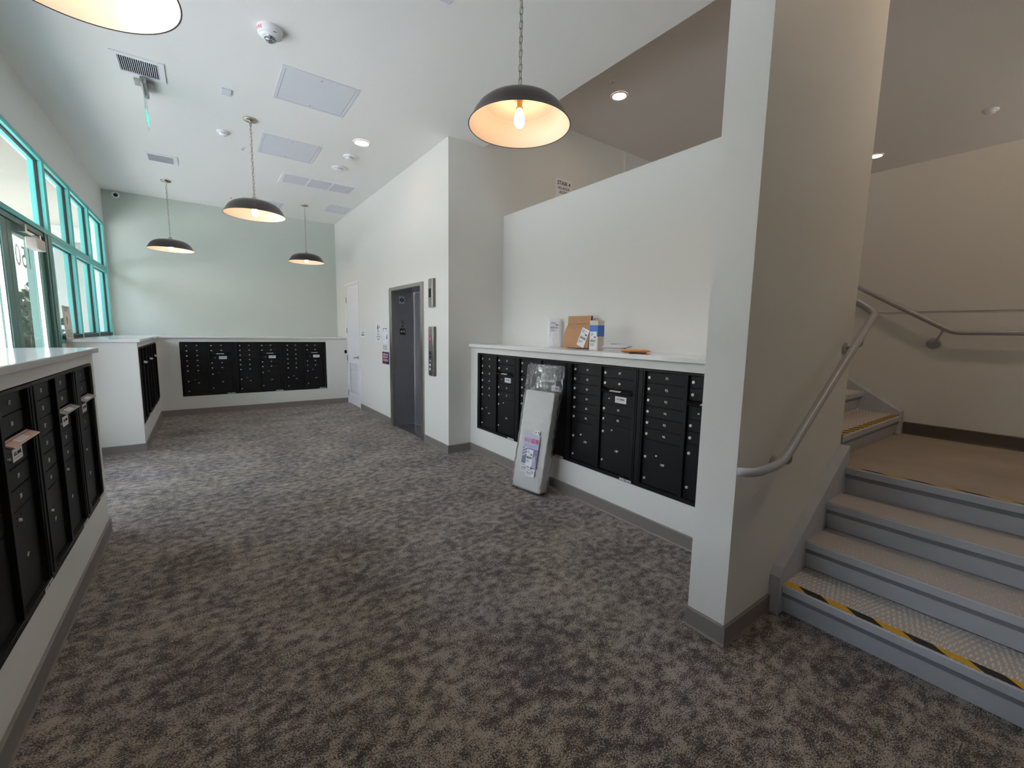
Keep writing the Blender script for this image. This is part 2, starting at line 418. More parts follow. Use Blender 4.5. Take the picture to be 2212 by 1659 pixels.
# baseboards
BH, BT = 0.102, 0.012
def bb(name, boxes, mt=base_m, label='grey vinyl baseboard'):
    w = MB()
    for (ax, p, a0, a1, sgn) in boxes:     # ax: plane axis, p plane, along a0..a1, sgn outward
        prof = [(0, 0), (sgn*(BT+0.005), 0), (sgn*(BT+0.004), 0.004), (sgn*BT, 0.012), (sgn*BT, BH-0.006), (sgn*(BT-0.005), BH), (0, BH)]
        prof = [(p+a, b) for a, b in prof]
        w.prism(prof, 'y' if ax == 'x' else 'x', a0, a1)
    return struct(name, w, mt, label)
bb('baseboard_right', [('x', XP, YW1, YS, -1)])
bb('baseboard_wing', [('x', XW0, YW0-BT+0.0006, YW1, -1), ('y', YW0, XW0-BT+0.0006, 2.462, -1)])
bb('baseboard_stair', [('y', YS, XE-BT+0.0006, XP, -1)])
bb('baseboard_elevator', [('x', XE, YS-BT+0.0006, EY0, -1), ('x', XE, EY1, DY0, -1)])
bb('baseboard_back', [('y', BY, -0.63, XE, -1)])
bb('baseboard_left', [('x', -0.63, 6.62-BT+0.0006, BY, 1), ('y', 6.62, XW, -0.63+BT-0.0006, -1)])
bb('baseboard_near', [('x', -0.63, -3.0, 4.10+BT-0.0006, 1), ('y', 4.10, XW, -0.63+BT-0.0006, 1)])

# shelves (worktops)
def slab(name, mb, label):
    o = mb.build(name, quartz_m); bev(o, 0.004); return tag(o, label, 'counter', 'white stone shelves over the mailboxes')
slab('countertop', MB().box(XP-0.032, XU-0.001, YW1+0.001, YS-0.002, 1.313, 1.35), 'white stone shelf with parcels standing on it')
slab('countertop', MB().box(XW+0.001, -0.60, -2.99, 4.13, 1.311, ZT), 'glossy white stone shelf nearest the camera, left of the entrance')
slab('countertop', MB().prism([(XW+0.001, 6.59), (-0.60, 6.59), (-0.60, BY-0.03), (XE-0.002, BY-0.03), (XE-0.002, YB-0.002), (XW+0.001, YB-0.002)], 'z', 1.311, ZT), 'white stone corner shelf along the windows and end wall')

# ------------------------------------------------------------------ windows and entrance
GX = XW-0.045
def win_frame(mb, y0, y1, z0, z1, fw=0.055, sill=None):
    a, b = XW-0.10, XW+0.0
    mb.box(a, b, y0, y0+fw, z0, z1).box(a, b, y1-fw, y1, z0, z1)
    mb.box(a, b, y0+fw, y1-fw, z1-fw, z1).box(a, b, y0+fw, y1-fw, z0, z0+(sill or fw))
def window(n, y0, y1, label, low=True):
    r = sroot('window_%d' % n, label, (XW, (y0+y1)/2, 1.3))
    off = -r.location
    mb = MB()
    rows = [(2.395, 3.16)]+([(1.30, 2.395)] if low else [])
    for i, (z0, z1) in enumerate(rows):
        win_frame(mb, y0, y1, z0, z1, 0.045, 0.09 if i == 1 else None)
    o = mb.build('window_frame', teal_m, r, off); bev(o, 0.003)
    g = MB()
    for i, (z0, z1) in enumerate(rows):
        zz0 = z0+(0.09 if i == 1 else 0.045)
        for (a, b, c, d) in ((y0+0.045, y0+0.053, zz0, z1-0.045), (y1-0.053, y1-0.045, zz0, z1-0.045), (y0+0.045, y1-0.045, z1-0.053, z1-0.045), (y0+0.045, y1-0.045, zz0, zz0+0.010)):
            g.box(GX-0.012, GX+0.012, a, b, c, d)
        if i == 1: g.box(XW-0.004, XW+0.003, y0+0.045, y1-0.045, z0+0.045, zz0)
    g.build('gasket', gasket_m, r, off)
    for i, (z0, z1) in enumerate(rows):
        zz0 = z0+(0.09 if i == 1 else 0.045)
        MB().box(GX-0.004, GX+0.004, y0+0.05, y1-0.05, zz0, z1-0.05).build('pane', glass_m, r, off)
    return r
ys = [6.45, 7.50, 8.55, 9.70]
n = 1
for a, b, lab in ((6.45, 7.50, 'teal framed window beside the entrance doors'), (7.50, 8.55, 'teal framed window in the middle of the far row'), (8.55, 9.70, 'teal framed window next to the end wall')):
    window(n, a, b, lab); n += 1
window(n, 4.25, 6.45, 'wide teal framed transom window over the entrance doors', low=False); n += 1
for k in range(3):
    a = 1.19+k*1.02
    window(n, a, a+1.02, 'teal framed window above the near shelf'); n += 1
# jamb posts and the door head
ER = sroot('door_1', 'dark teal glazed entrance doors', (XW, 5.26, 0))
eo = -ER.location
fr = MB(); fr.box(XW-0.15, XW, 6.24, 6.44, 0, 2.39).box(XW-0.15, XW, 4.245, 4.33, 0, 2.39).box(XW-0.12, XW-0.01, 4.33, 6.24, 2.345, 2.39)
fr.box(XW-0.02, XW+0.006, 6.31, 6.315, 0, 2.39)
bev(fr.build('door_frame', tealdk_m, ER, eo), 0.004)
for y0, y1, nm in ((5.262, 6.235, 'door_leaf'), (4.335, 5.258, 'door_leaf')):
    lf = MB(); a, b = XW-0.075, XW-0.02
    lf.box(a, b, y0, y0+0.115, 0.012, 2.34).box(a, b, y1-0.115, y1, 0.012, 2.34).box(a, b, y0+0.115, y1-0.115, 2.26, 2.34).box(a, b, y0+0.115, y1-0.115, 0.012, 0.27)
    L = lf.build('door_leaf', tealdk_m, ER, eo); bev(L, 0.004)
    MB().box(a+0.024, a+0.032, y0+0.115, y1-0.115, 0.27, 2.26).build('pane', glass_m, L)
    gk = MB(); gk.box(a+0.016, a+0.04, y0+0.115, y0+0.123, 0.27, 2.26).box(a+0.016, a+0.04, y1-0.123, y1-0.115, 0.27, 2.26).box(a+0.016, a+0.04, y0+0.115, y1-0.115, 2.252, 2.26)
    gk.build('gasket', chrome_m, L)
    MB().tube([(b+0.05, (y0+0.06) if y0 > 5 else (y1-0.06), 0.85), (b+0.05, (y0+0.06) if y0 > 5 else (y1-0.06), 1.18)], 0.012).box(b, b+0.05, (y0+0.05) if y0 > 5 else (y1-0.07), (y0+0.07) if y0 > 5 else (y1-0.05), 0.86, 0.89).box(b, b+0.05, (y0+0.05) if y0 > 5 else (y1-0.07), (y0+0.07) if y0 > 5 else (y1-0.05), 1.14, 1.17).build('pull_handle', chrome_m, L)
    if y0 > 5:
        nb = MB(); add_text(nb, '150', 0.27, (a+0.022, 5.76, 2.085), (0, -1, 0), (0, 0, 1), etch_m, 0.0, 1.12)
        nb.build('street_number', etch_m, L)
cb = MB().box(XW-0.005, XW+0.07, 5.62, 5.87, 2.165, 2.262); CB = cb.build('door_closer', mat('closer cover', (208, 200, 190), 0.4), ER, eo); bev(CB, 0.006)
MB().box(XW+0.01, XW+0.03, 5.50, 5.80, 2.285, 2.30).box(XW-0.01, XW+0.06, 5.76, 5.80, 2.263, 2.298).box(XW-0.02, XW+0.035, 5.48, 5.53, 2.28, 2.345).build('closer_arm', chrome_m, CB)
# loft window on the front wall, added out of view to light the stairwell
r = sroot('window_%d' % n, 'unseen window added above the upper floor for its daylight', (7.6, -3.1, 2.9))
fb = MB().box(7.0, 9.8, -3.16, -3.04, 3.0, 3.06).box(7.0, 9.8, -3.16, -3.04, 3.89, 3.95)
for k in range(4): fb.box(7.0+k*0.913, 7.06+k*0.913, -3.16, -3.04, 3.06, 3.89)
fb.build('window_frame', teal_m, r, -r.location)
MB().box(7.02, 9.78, -3.104, -3.096, 3.06, 3.89).build('pane', glass_m, r, -r.location)

# closet door on the elevator wall
r = sroot('door_2', 'white closet door with a louvre grille', (XE, 8.61, 0)); off = -r.location
fm = MB().box(XE-0.012, XE+0.1, DY0, DY0+0.045, 0, DZ).box(XE-0.012, XE+0.1, DY1-0.045, DY1, 0, DZ).box(XE-0.012, XE+0.1, DY0+0.045, DY1-0.045, DZ-0.05, DZ)
bev(fm.build('door_frame', doorw_m, r, off), 0.003)
ly0, ly1 = DY0+0.048, DY1-0.048
LY0, LY1 = ly0+0.11, ly1-0.11; LZ0, LZ1 = 0.25, 0.84
lf = MB().box(XE+0.0, XE+0.045, ly0, LY0, 0.01, DZ-0.053).box(XE, XE+0.045, LY1, ly1, 0.01, DZ-0.053).box(XE, XE+0.045, LY0, LY1, LZ1, DZ-0.053).box(XE, XE+0.045, LY0, LY1, 0.01, LZ0)
LEAF = lf.build('door_leaf', doorw_m, r, off)
lv = MB(); N = 22
for k in range(N):
    z = LZ0+0.012+(LZ1-LZ0-0.03)*k/(N-1)
    lv.add([(XE-0.004, LY0+0.012, z), (XE-0.004, LY1-0.012, z), (XE+0.03, LY1-0.012, z+0.02), (XE+0.03, LY0+0.012, z+0.02), (XE-0.004, LY0+0.012, z+0.004), (XE-0.004, LY1-0.012, z+0.004), (XE+0.03, LY1-0.012, z+0.024), (XE+0.03, LY0+0.012, z+0.024)],
           [(0,3,2,1),(4,5,6,7),(0,1,5,4),(1,2,6,5),(2,3,7,6),(3,0,4,7)])
lv.box(XE-0.006, XE+0.0, LY0-0.02, LY0+0.014, LZ0-0.02, LZ1+0.02).box(XE-0.006, XE, LY1-0.014, LY1+0.02, LZ0-0.02, LZ1+0.02).box(XE-0.006, XE, LY0+0.014, LY1-0.014, LZ1, LZ1+0.02).box(XE-0.006, XE, LY0+0.014, LY1-0.014, LZ0-0.02, LZ0)
lv.build('louvre_grille', doorw_m, LEAF)
MB().box(XE+0.036, XE+0.04, LY0, LY1, LZ0, LZ1).build('louvre_backing', dark_vent, LEAF)
hd = MB().lathe([(0.028, -0.0), (0.028, -0.012), (0.014, -0.016), (0.012, -0.05)], (XE, ly0+0.07, 0.975), 20, None, 'x')
hd.tube([(XE-0.05, ly0+0.07, 0.975), (XE-0.056, ly0+0.1, 0.972), (XE-0.054, ly0+0.20, 0.962)], 0.011, 8)
hd.build('lever_handle', nickel_m, LEAF)
for z in (2.08, 1.48, 0.93, 0.22):
    MB().lathe([(0.008, z-0.055), (0.008, z+0.055)], (XE-0.012, DY1-0.05, 0), 10).build('hinge', nickel_m, r, off)
tag(bev(MB().box(XE-0.055, XE-0.001, DY1-0.005, DY1+0.045-0.03+0.02, 1.02, 1.08).build('door_stop', black2_m), 0.004), 'small black rubber bumper beside the closet door hinges', 'door stop')

# ------------------------------------------------------------------ elevator
EL = thing('elevator_entrance', 'dark stainless steel elevator doorway in the white wall', 'elevator', (XE, 5.92, 0)); off = -EL.location
iy0, iy1, iz = 5.37, 6.43, 2.09
fm = MB().box(XE-0.022, XE+0.02, iy1, EY1, 0, EZ).box(XE-0.022, XE+0.02, EY0, iy0, 0, EZ).box(XE-0.022, XE+0.02, iy0, iy1, iz, EZ)
bev(fm.build('door_frame', steel_m, EL, off), 0.003)
MB().box(XE+0.02, 2.70, iy1, iy1+0.06, 0.004, iz+0.03).build('jamb', dsteel_m, EL, off)
MB().box(XE+0.02, 2.70, iy0-0.06, iy0, 0.004, iz+0.03).build('jamb', dsteel_m, EL, off)
MB().box(XE+0.02, 2.70, iy0, iy1, iz, iz+0.03).build('header', dsteel_m, EL, off)
MB().box(2.712, 2.75, iy0-0.04, 5.90, 0.008, iz+0.02).build('sliding_door', dsteel_m, EL, off)
MB().box(2.702, 2.711, iy1-0.012, iy1+0.04, 0.008, iz+0.02).box(2.72, 2.75, 5.90, iy1+0.04, 0.008, iz+0.02).build('sliding_door', dsteel_m, EL, off)
MB().box(XE+0.02, 2.72, iy0, iy1, 0.001, 0.006).build('sill', steel_m, EL, off)
yj = iy1-0.001
def on_jamb(x, z): return (x, yj-0.002, z)
p = MB().box(2.48, 2.565, yj-0.003, yj, 1.91, 2.02, mat('pale plate', (196, 200, 212), 0.45))
cx, cz = 2.522, 1.965
for k in range(3):
    a = k*PI/3; ux, uz = math.sin(a), math.cos(a); l, hw = 0.04, 0.0095
    p.add([(cx+ux*l*s1+uz*hw*s2, yj-0.004-0.0002*k, cz+uz*l*s1-ux*hw*s2) for s1, s2 in ((1,1),(1,-1),(-1,-1),(-1,1))], [(0,1,2,3)], navy_m)
p.tube([(cx, yj-0.0055, cz-0.025), (cx, yj-0.0055, cz+0.025)], 0.0018, 6, paper_m)
p.tube([(cx-0.004, yj-0.0055, cz-0.015), (cx+0.004, yj-0.0055, cz-0.003), (cx-0.004, yj-0.0055, cz+0.008), (cx+0.003, yj-0.0055, cz+0.016)], 0.0015, 6, paper_m)
p.build('star_plate', None, EL, off)
p = MB().box(2.487, 2.573, yj-0.003, yj, 1.435, 1.53, txt_black)
st = []
for k in range(10):
    a = PI/2+k*PI/5; q = 0.021 if k % 2 == 0 else 0.0088; st.append((2.512+q*math.cos(a), 1.484+q*math.sin(a)))
p.prism(st, 'y', yj-0.0045, yj-0.003, paper_m)
add_text(p, 'S', 0.052, (2.551, yj-0.004, 1.485), (1, 0, 0), (0, 0, 1), paper_m, 0.0012)
p.build('braille_plate', None, EL, off)
p = MB(); add_text(p, '2', 0.125, (2.53, yj-0.002, 1.59), (1, 0, 0), (0, 0, 1), txt_black, 0.0, 0.68)
add_text(p, 'ELEVATOR', 0.017, (2.53, yj-0.002, 1.652), (1, 0, 0), (0, 0, 1), txt_black)
p.build('floor_number', txt_black, EL, off)
# lantern and call station
def side_panel(name, y0, y1, z0, z1, label, cat):
    t = thing(name, label, cat, (XE, (y0+y1)/2, (z0+z1)/2)); o = -t.location
    MB().prism([(XE-0.001, y0), (XE-0.001, y1), (XE-0.022, y1), (XE-0.030, y0+0.055), (XE-0.030, y0+0.012)], 'z', z0, z1).build('housing', steel_m, t, o)
    MB().box(XE-0.034, XE-0.0301, y0+0.014, y0+0.05, z0+0.002, z1-0.002).build('edge_strip', chrome_m, t, o)
    return t, o
t, o = side_panel('elevator_lantern', 4.945, 5.11, 1.80, 2.15, 'steel hall lantern with a dark window above the elevator call panel', 'elevator indicator')
def slope_x(y, y0=4.945, y1=5.11): return XE-0.030+0.008*(y-(y0+0.055))/(y1-y0-0.055)
MB().add([(slope_x(y)-0.0015, y, z) for y, z in ((5.012, 1.92), (5.098, 1.92), (5.098, 2.03), (5.012, 2.03))], [(0,1,2,3)]).build('display_window', black2_m, t, o)
t, o = side_panel('elevator_call_panel', 4.93, 5.116, 0.93, 1.555, 'tall steel elevator call panel with push buttons and red fire diamond', 'elevator panel')
def cpx(y): return XE-0.030+0.008*(y-4.985)/(5.116-4.985)-0.0012
def quad_on(mb, pts, mt, d=0.0): mb.add([(cpx(y)-d, y, z) for y, z in pts], [tuple(range(len(pts)))], mt)
q = MB(); yc = 5.05
quad_on(q, [(yc, 1.46), (yc+0.045, 1.40), (yc, 1.335), (yc-0.045, 1.40)], firered_m)
quad_on(q, [(yc, 1.478), (yc+0.012, 1.452), (yc-0.012, 1.452)], firered_m, 0.0003)
for k, s_ in enumerate(('IN CASE', 'OF FIRE', 'USE STAIRS')):
    blocks(q, cpx(yc)-0.0010, yc, 0.052-0.012*abs(k-1), 1.416-0.018*k, 0.010, 6, paper_m, 9+k)
for z in (1.512, 1.495, 1.318, 1.29, 1.262): quad_on(q, [(yc-0.035, z-0.002), (yc+0.035, z-0.002), (yc+0.035, z+0.002), (yc-0.035, z+0.002)], txt_grey)
quad_on(q, [(yc-0.05, 1.0), (yc+0.055, 1.0), (yc+0.055, 1.245), (yc-0.05, 1.245)], mat('button field', (104, 104, 108), 0.4, metal=0.6))
q.build('fire_diamond', None, t, o)
for z, mm in ((1.216, txt_black), (1.171, txt_black), (1.113, chrome_m), (1.063, paper_m), (1.012, paper_m)):
    MB().lathe([(0.017, 0.0), (0.017, -0.007), (0.013, -0.010)], (cpx(yc), yc, z), 18, None, 'x').build('push_button', mm, t, o)

# wall signs on the elevator wall
def sign_x(name, y0, y1, z0, z1, label, fill, mt=paper_m, cat='sign', th=0.004):
    t = thing(name, label, cat, (XE, (y0+y1)/2, (z0+z1)/2)); o = -t.location
    bev(MB().box(XE-th, XE-0.0005, y0, y1, z0, z1).build('plate', mt, t, o), 0.0012, 1)
    mb = MB(); fill(mb, XE-th-0.0008); mb.build('lettering', None, t, o); return t
U, V = (0, -1, 0), (0, 0, 1)
def bar(mb, x, y0, y1, z, h, mt): mb.box(x-0.0003, x+0.0006, y0, y1, z-h/2, z+h/2, mt)
def f1(mb, x):
    blocks(mb, x, 7.965, 0.11, 1.446, 0.028, 4, txt_black, 3); blocks(mb, x, 7.965, 0.19, 1.404, 0.028, 8, txt_black, 4)
sign_x('room_sign', 7.835, 8.095, 1.365, 1.475, 'small white two line sign beside the closet door', f1)
def f2(mb, x):
    for k, s_ in enumerate(('IN CASE', 'OF FIRE', 'USE STAIRS', 'FOR EXIT')): add_text(mb, s_, 0.040, (x, 7.115, 1.475-0.044*k), U, V, txt_grey, 0.0002, 0.9)
    # figure running down steps with flames behind
    mb.tube([(x, 7.16, 1.53), (x, 7.13, 1.555), (x, 7.125, 1.585)], 0.006, 6, txt_black); mb.tube([(x, 7.13, 1.555), (x, 7.11, 1.535), (x, 7.105, 1.51)], 0.006, 6, txt_black)
    mb.tube([(x, 7.125, 1.58), (x, 7.10, 1.565)], 0.004, 6, txt_black); mb.lathe([(0.001, -0.001), (0.010, -0.0005), (0.001, 0.001)], (x, 7.125, 1.604), 12, txt_black, 'x')
    mb.tube([(x, 7.17, 1.52), (x, 7.14, 1.52), (x, 7.14, 1.505), (x, 7.10, 1.505), (x, 7.10, 1.49)], 0.003, 6, txt_black)
    for yy, h in ((7.075, 0.05), (7.06, 0.075), (7.045, 0.045)): mb.prism([(yy-0.008, 1.53), (yy+0.008, 1.53), (yy+0.003, 1.53+h*0.6), (yy, 1.53+h)], 'x', x-0.0003, x+0.0005, firered_m)
sign_x('stairs_notice', 6.998, 7.235, 1.315, 1.625, 'white fire notice with a running figure, left of the evacuation map', f2)
def f3(mb, x):
    blocks(mb, x, 6.79, 0.2, 1.525, 0.018, 12, txt_grey, 5); bar(mb, x, 6.70, 6.74, 1.497, 0.012, txt_grey); bar(mb, x, 6.83, 6.88, 1.497, 0.012, txt_grey)
    for (a, b, c, d) in ((6.68, 6.90, 1.478, 1.48), (6.68, 6.90, 1.268, 1.27), (6.68, 6.682, 1.27, 1.478), (6.898, 6.90, 1.27, 1.478), (6.76, 6.88, 1.395, 1.397), (6.76, 6.88, 1.355, 1.357), (6.82, 6.822, 1.357, 1.395)): mb.box(x-0.0003, x+0.0006, a, b, c, d, txt_grey)
    mb.prism([(6.70, 1.36), (6.73, 1.36), (6.73, 1.40), (6.715, 1.40), (6.715, 1.43), (6.70, 1.43)], 'x', x-0.0003, x+0.0005, txt_black)
    for k in range(6): bar(mb, x, 6.68+(0.03 if k % 2 else 0.0), 6.90, 1.255-0.014*k, 0.006, txt_grey)
sign_x('evacuation_map', 6.655, 6.925, 1.17, 1.548, 'white evacuation map panel left of the elevator frame', f3)
def f4(mb, x):
    blocks(mb, x, 6.782, 0.235, 1.108, 0.030, 9, paper_m, 6); blocks(mb, x, 6.782, 0.235, 1.066, 0.030, 9, paper_m, 7)
    for z in (1.028, 1.008): bar(mb, x, 6.66, 6.89, z, 0.010, beigebox_m)
    bar(mb, x, 6.76, 6.81, 0.975, 0.008, firered_m)
    mb.box(x+0.0002, x+0.0007, 6.63, 6.76, 0.958, 1.148, navy_m)
sign_x('emergency_placard', 6.625, 6.935, 0.955, 1.152, 'maroon and navy placard with white lines below the evacuation map', f4, maroon_m)
def stair_sign():
    t = thing('stair_sign', 'white STAIR 4 sign half hidden behind the guard wall', 'sign', (4.145, YS, 3.4)); o = -t.location
    MB().box(4.0, 4.295, YS-0.005, YS-0.0005, 3.20, 3.592).build('plate', paper_m, t, o)
    mb = MB()
    add_text(mb, 'STAIR 4', 0.072, (4.147, YS-0.006, 3.535), (1,0,0), V, txt_black, 0.001); add_text(mb, 'NO ROOF', 0.046, (4.147, YS-0.006, 3.470), (1,0,0), V, txt_black, 0.0006); add_text(mb, 'ACCESS', 0.046, (4.147, YS-0.006, 3.417), (1,0,0), V, txt_black, 0.0006)
    mb.prism([(4.10, 3.33), (4.15, 3.37), (4.15, 3.345), (4.19, 3.345), (4.19, 3.29), (4.15, 3.29), (4.15, 3.305)], 'y', YS-0.0065, YS-0.005, txt_black)
    mb.build('lettering', txt_black, t, o)
stair_sign()

# ------------------------------------------------------------------ mailboxes
HM = MZ1-MZ0
_mc = {}
def cached(key, fn):
    if key not in _mc: _mc[key] = fn()
    return _mc[key]
def lock_mesh(r=0.0112):
    def f():
        mb = MB().lathe([(r, 0.0), (r, -0.006), (r*0.86, -0.0085)], (0,0,0), 14, lockw_m, 'y')
        mb.box(-0.0011, 0.0011, -0.0092, -0.0084, -r*0.5, r*0.5, txt_black); return mb.mesh('lock')
    return cached(('lock', r), f)
def dots_mesh():
    def f():
        mb = MB()
        mb.lathe([(0.0032, 0), (0.0032, -0.002)], (0, 0, 0), 8, black2_m, 'y')
        return mb.mesh('screw')
    return cached('dots', f)
def num_mesh(s):
    def f():
        mb = MB(); add_text(mb, s, 0.0255, (0, -0.0006, 0), (1,0,0), (0,0,1), txt_white, 0.0006); return mb.mesh('number')
    return cached(('n', s), f)
def door_mesh(w_, h):
    def f():
        mb = MB(); g = 0.0015; e = 0.004
        mb.box(g, w_-g, -0.0, 0.012, g, h-g)
        o = mb.mesh('door', black_m)
        bm = bmesh.new(); bm.from_mesh(o); bmesh.ops.bevel(bm, geom=[e for e in bm.edges], offset=0.0018, segments=2, affect='EDGES'); bm.to_mesh(o); bm.free()
        return o
    return cached(('d', round(w_, 4), round(h, 4)), f)
def mail_label_mesh():
    def f():
        mb = MB().box(-0.057, 0.057, -0.001, 0, -0.026, 0.026, paper_m)
        add_text(mb, 'U.S. MAIL', 0.021, (0, -0.0016, 0.004), (1,0,0), (0,0,1), txt_black, 0.0004); mb.box(-0.04, 0.04, -0.0013, -0.001, -0.015, -0.013, txt_grey)
        return mb.mesh('mail_label')
    return cached('ml', f)
def hood_mesh(w_, mt):
    def f():
        mb = MB()
        mb.prism([(0.015, 0.026), (-0.022, 0.010), (-0.025, 0.006), (-0.023, 0.004), (0.015, 0.019)], 'x', 0.002, w_-0.002, mt)
        mb.add([(0.006, 0.006, 0.0224), (w_-0.006, 0.006, 0.0224), (w_-0.006, 0.004, 0.0216), (0.006, 0.004, 0.0216)], [(0,1,2,3)], black2_m)
        return mb.mesh('slot_hood')
    return cached(('hood', round(w_, 4), mt.name), f)
def hoodlabel_mesh():
    def f():
        mb = MB().add([(-0.055, 0.003, 0.0214), (0.055, 0.003, 0.0214), (0.055, -0.0185, 0.0122), (-0.055, -0.0185, 0.0122)], [(0,1,2,3)], paper_m)
        for k in range(3):
            y = -0.001-0.006*k; z = 0.0214+(y-0.003)*0.428+0.0005
            mb.add([(-0.045, y, z), (0.045, y, z), (0.045, y-0.0018, z-0.0008), (-0.045, y-0.0018, z-0.0008)], [(0,1,2,3)], txt_grey)
        return mb.mesh('hood_label')
    return cached('hl', f)
def strip_mesh():
    def f():
        mb = MB().box(-0.058, 0.058, -0.001, 0, -0.008, 0.008, paper_m)
        mb.box(-0.05, -0.012, -0.0014, -0.001, -0.003, 0.003, txt_grey); mb.box(-0.006, 0.006, -0.0014, -0.001, -0.006, 0.006, navy_m); mb.box(0.012, 0.05, -0.0014, -0.001, -0.003, 0.003, txt_grey)
        return mb.mesh('maker_strip')
    return cached('strip', f)
def screws(par, x, z):
    for dx in (-0.026, 0.026):
        for dz in (-0.016, 0.016): put('screw', dots_mesh(), par, (x+dx, 0, z+dz))
GROUPM = 'black mailbox cabinets'
DEP = 0.018      # doors sit this far behind the frame face
def mailbox(loc, rz, label, first, parcel, s=1.0, single=False, hoodm=None, pin=None):
    t = thing('mailbox_cabinet', label, 'mailboxes', loc, rz, GROUPM)
    hoodm = hoodm or black_m
    Wd = (0.494 if single else 0.7635*s) - 0.002
    cols = [(0.108, 0.322, 'B')] if single else [(0.058*s, 0.315*s, 'A'), (0.4015*s, 0.317*s, 'B')]
    dz0, dz1 = 0.030, 0.903
    # frame: outer rails and ribs, thin box behind
    def fr():
        mb = MB(); y0, y1 = -0.003, 0.06
        xs = [0.001]
        for x, w_, _ in cols: xs += [x, x+w_]
        xs.append(Wd)
        mb.box(0.001, Wd, y0, y1, 0.001, dz0-0.001).box(0.001, Wd, y0, y1, dz1+0.001, HM-0.001)
        for i in range(0, len(xs), 2): mb.box(xs[i], xs[i+1]-0.001, y0, y1, dz0-0.001, dz1+0.001)
        for i in range(0, len(xs), 2):
            if xs[i+1]-xs[i] > 0.03: mb.box(xs[i]+0.012, xs[i+1]-0.013, y0-0.004, y0, dz0-0.001, dz1+0.001)
        o = mb.mesh('frame', black_m)
        bm = bmesh.new(); bm.from_mesh(o); bmesh.ops.bevel(bm, geom=list(bm.edges), offset=0.0015, segments=1, affect='EDGES'); bm.to_mesh(o); bm.free()
        return o
    put('frame', cached(('frame', round(s, 3), single), fr), t)
    put('carcass', cached(('carc', round(s, 3), single), lambda: MB().box(0.004, Wd-0.003, 0.061, 0.40, 0.004, HM-0.004).mesh('carcass', black2_m)), t)
    num = first
    def door(x, w_, z0, z1, text, kind='small'):
        h = z1-z0
        d = put('mail_door' if kind == 'small' else 'parcel_door', door_mesh(w_, h), t, (x, DEP, z0))
        if kind == 'small':
            put('lock', lock_mesh(), d, (0.028*s, 0, h*0.47)); put('number', num_mesh(text), d, (w_*0.54, 0, h*0.5))
        else:
            if kind == 'A': a, b, c_, n_ = 0.219, 0.245, 0.05, 0.185
            else: a, b, c_, n_ = 0.33, 0.356, 0.084, 0.187
            put('lock', lock_mesh(), d, (0.028*s, 0, a)); put('lock', lock_mesh(0.0075), d, (0.12*s, 0, b)); put('lock', lock_mesh(0.0098), d, (0.028*s, 0, c_))
            screws(d, 0.12*s, b); put('number', num_mesh(text), d, (w_*0.54, 0, n_))
        return d
    P = 0.086
    for x, w_, k in cols:
        if k == 'A':
            for i in range(6): door(x, w_, dz1-P*(i+1), dz1-P*i, str(num)); num += 1
            door(x, w_, dz0, dz1-6*P, parcel[0], 'A')
        else:
            for i in range(2): door(x, w_, dz1-P*(i+1), dz1-P*i, str(num)); num += 1
            z = dz1-2*P
            h = put('slot_hood', hood_mesh(w_, hoodm), t, (x, 0.0, z-0.032)); put('hood_label', hoodlabel_mesh(), h, (w_*0.48, 0, 0))
            pz1 = z-0.036; pz0 = pz1-0.094
            pn = put('mail_panel', door_mesh(w_, pz1-pz0), t, (x, DEP, pz0))
            put('mail_label', mail_label_mesh(), pn, (w_*0.60, 0, 0.046)); put('lock', lock_mesh(0.0065), pn, (0.078*s, 0, 0.046)); screws(pn, 0.082*s, 0.046)
            nn = 1 if single else 2
            for i in range(nn): door(x, w_, pz0-P*(i+1), pz0-P*i, str(num)); num += 1
            door(x, w_, dz0, pz0-nn*P, parcel[-1], 'B')
    put('maker_strip', strip_mesh(), t, (Wd-0.075, -0.0035, 0.012))
    return t
sR = 0.79/0.7635
labR = ['black mailbox cabinet beside the grey side wall, doors 61 to 70', 'black mailbox cabinet half hidden by the plastic wrapped rug pad', 'black mailbox cabinet with doors 81 to 90, right of the rug pad', 'black mailbox cabinet with doors 91 to 96 against the white wing wall']
for k in range(4): mailbox((XP-0.002, 4.434-0.79*k, MZ0), -PI/2, labR[k], 61+10*k, ('%dP' % (13+2*k), '%dP' % (14+2*k)), sR)
labB = ['black mailbox cabinet at the left of the back half wall, doors from 31', 'black mailbox cabinet in the middle of the back half wall, doors from 41', 'black mailbox cabinet at the right of the back half wall, nearest the closet door']
for k in range(3): mailbox((-0.325+0.7635*k, BY-0.002, MZ0), 0, labB[k], 31+10*k, ('%dP' % (7+2*k), '%dP' % (8+2*k)))
labL = ['black mailbox cabinet under the windows, closest to the entrance opening', 'black mailbox cabinet under the windows, between two others', 'black mailbox cabinet under the windows, in the corner by the back half wall']
for k in range(3): mailbox((-0.628, 6.695+0.755*k, MZ0), PI/2, labL[k], 101+10*k, ('%dP' % (21+2*k), '%dP' % (22+2*k)), 0.755/0.7635, hoodm=mat('pale slot hood', (150, 146, 138), 0.45))
rose = mat('coppery slot hood', (190, 152, 134), 0.35)
mailbox((-0.628, 2.740-0.7635, MZ0), PI/2, 'black mailbox cabinet nearest the camera, cut by the left picture edge', 11, ('3P', '4P'), hoodm=rose)
mailbox((-0.628, 2.740, MZ0), PI/2, 'black mailbox cabinet in the near half wall, doors 21 to 30', 21, ('5P', '6P'), hoodm=mat('grey slot hood', (128, 122, 114), 0.4))
mailbox((-0.628, 3.505, MZ0), PI/2, 'narrow single column black mailbox cabinet at the end of the near half wall', 1, ('2P',), single=True, hoodm=mat('grey slot hood', (128, 122, 114), 0.4))
struct('trim_2', MB().box(-0.645, -0.6285, 1.705, 1.973, MZ0, MZ1), black_m, 'black filler panel beside the near mailboxes')

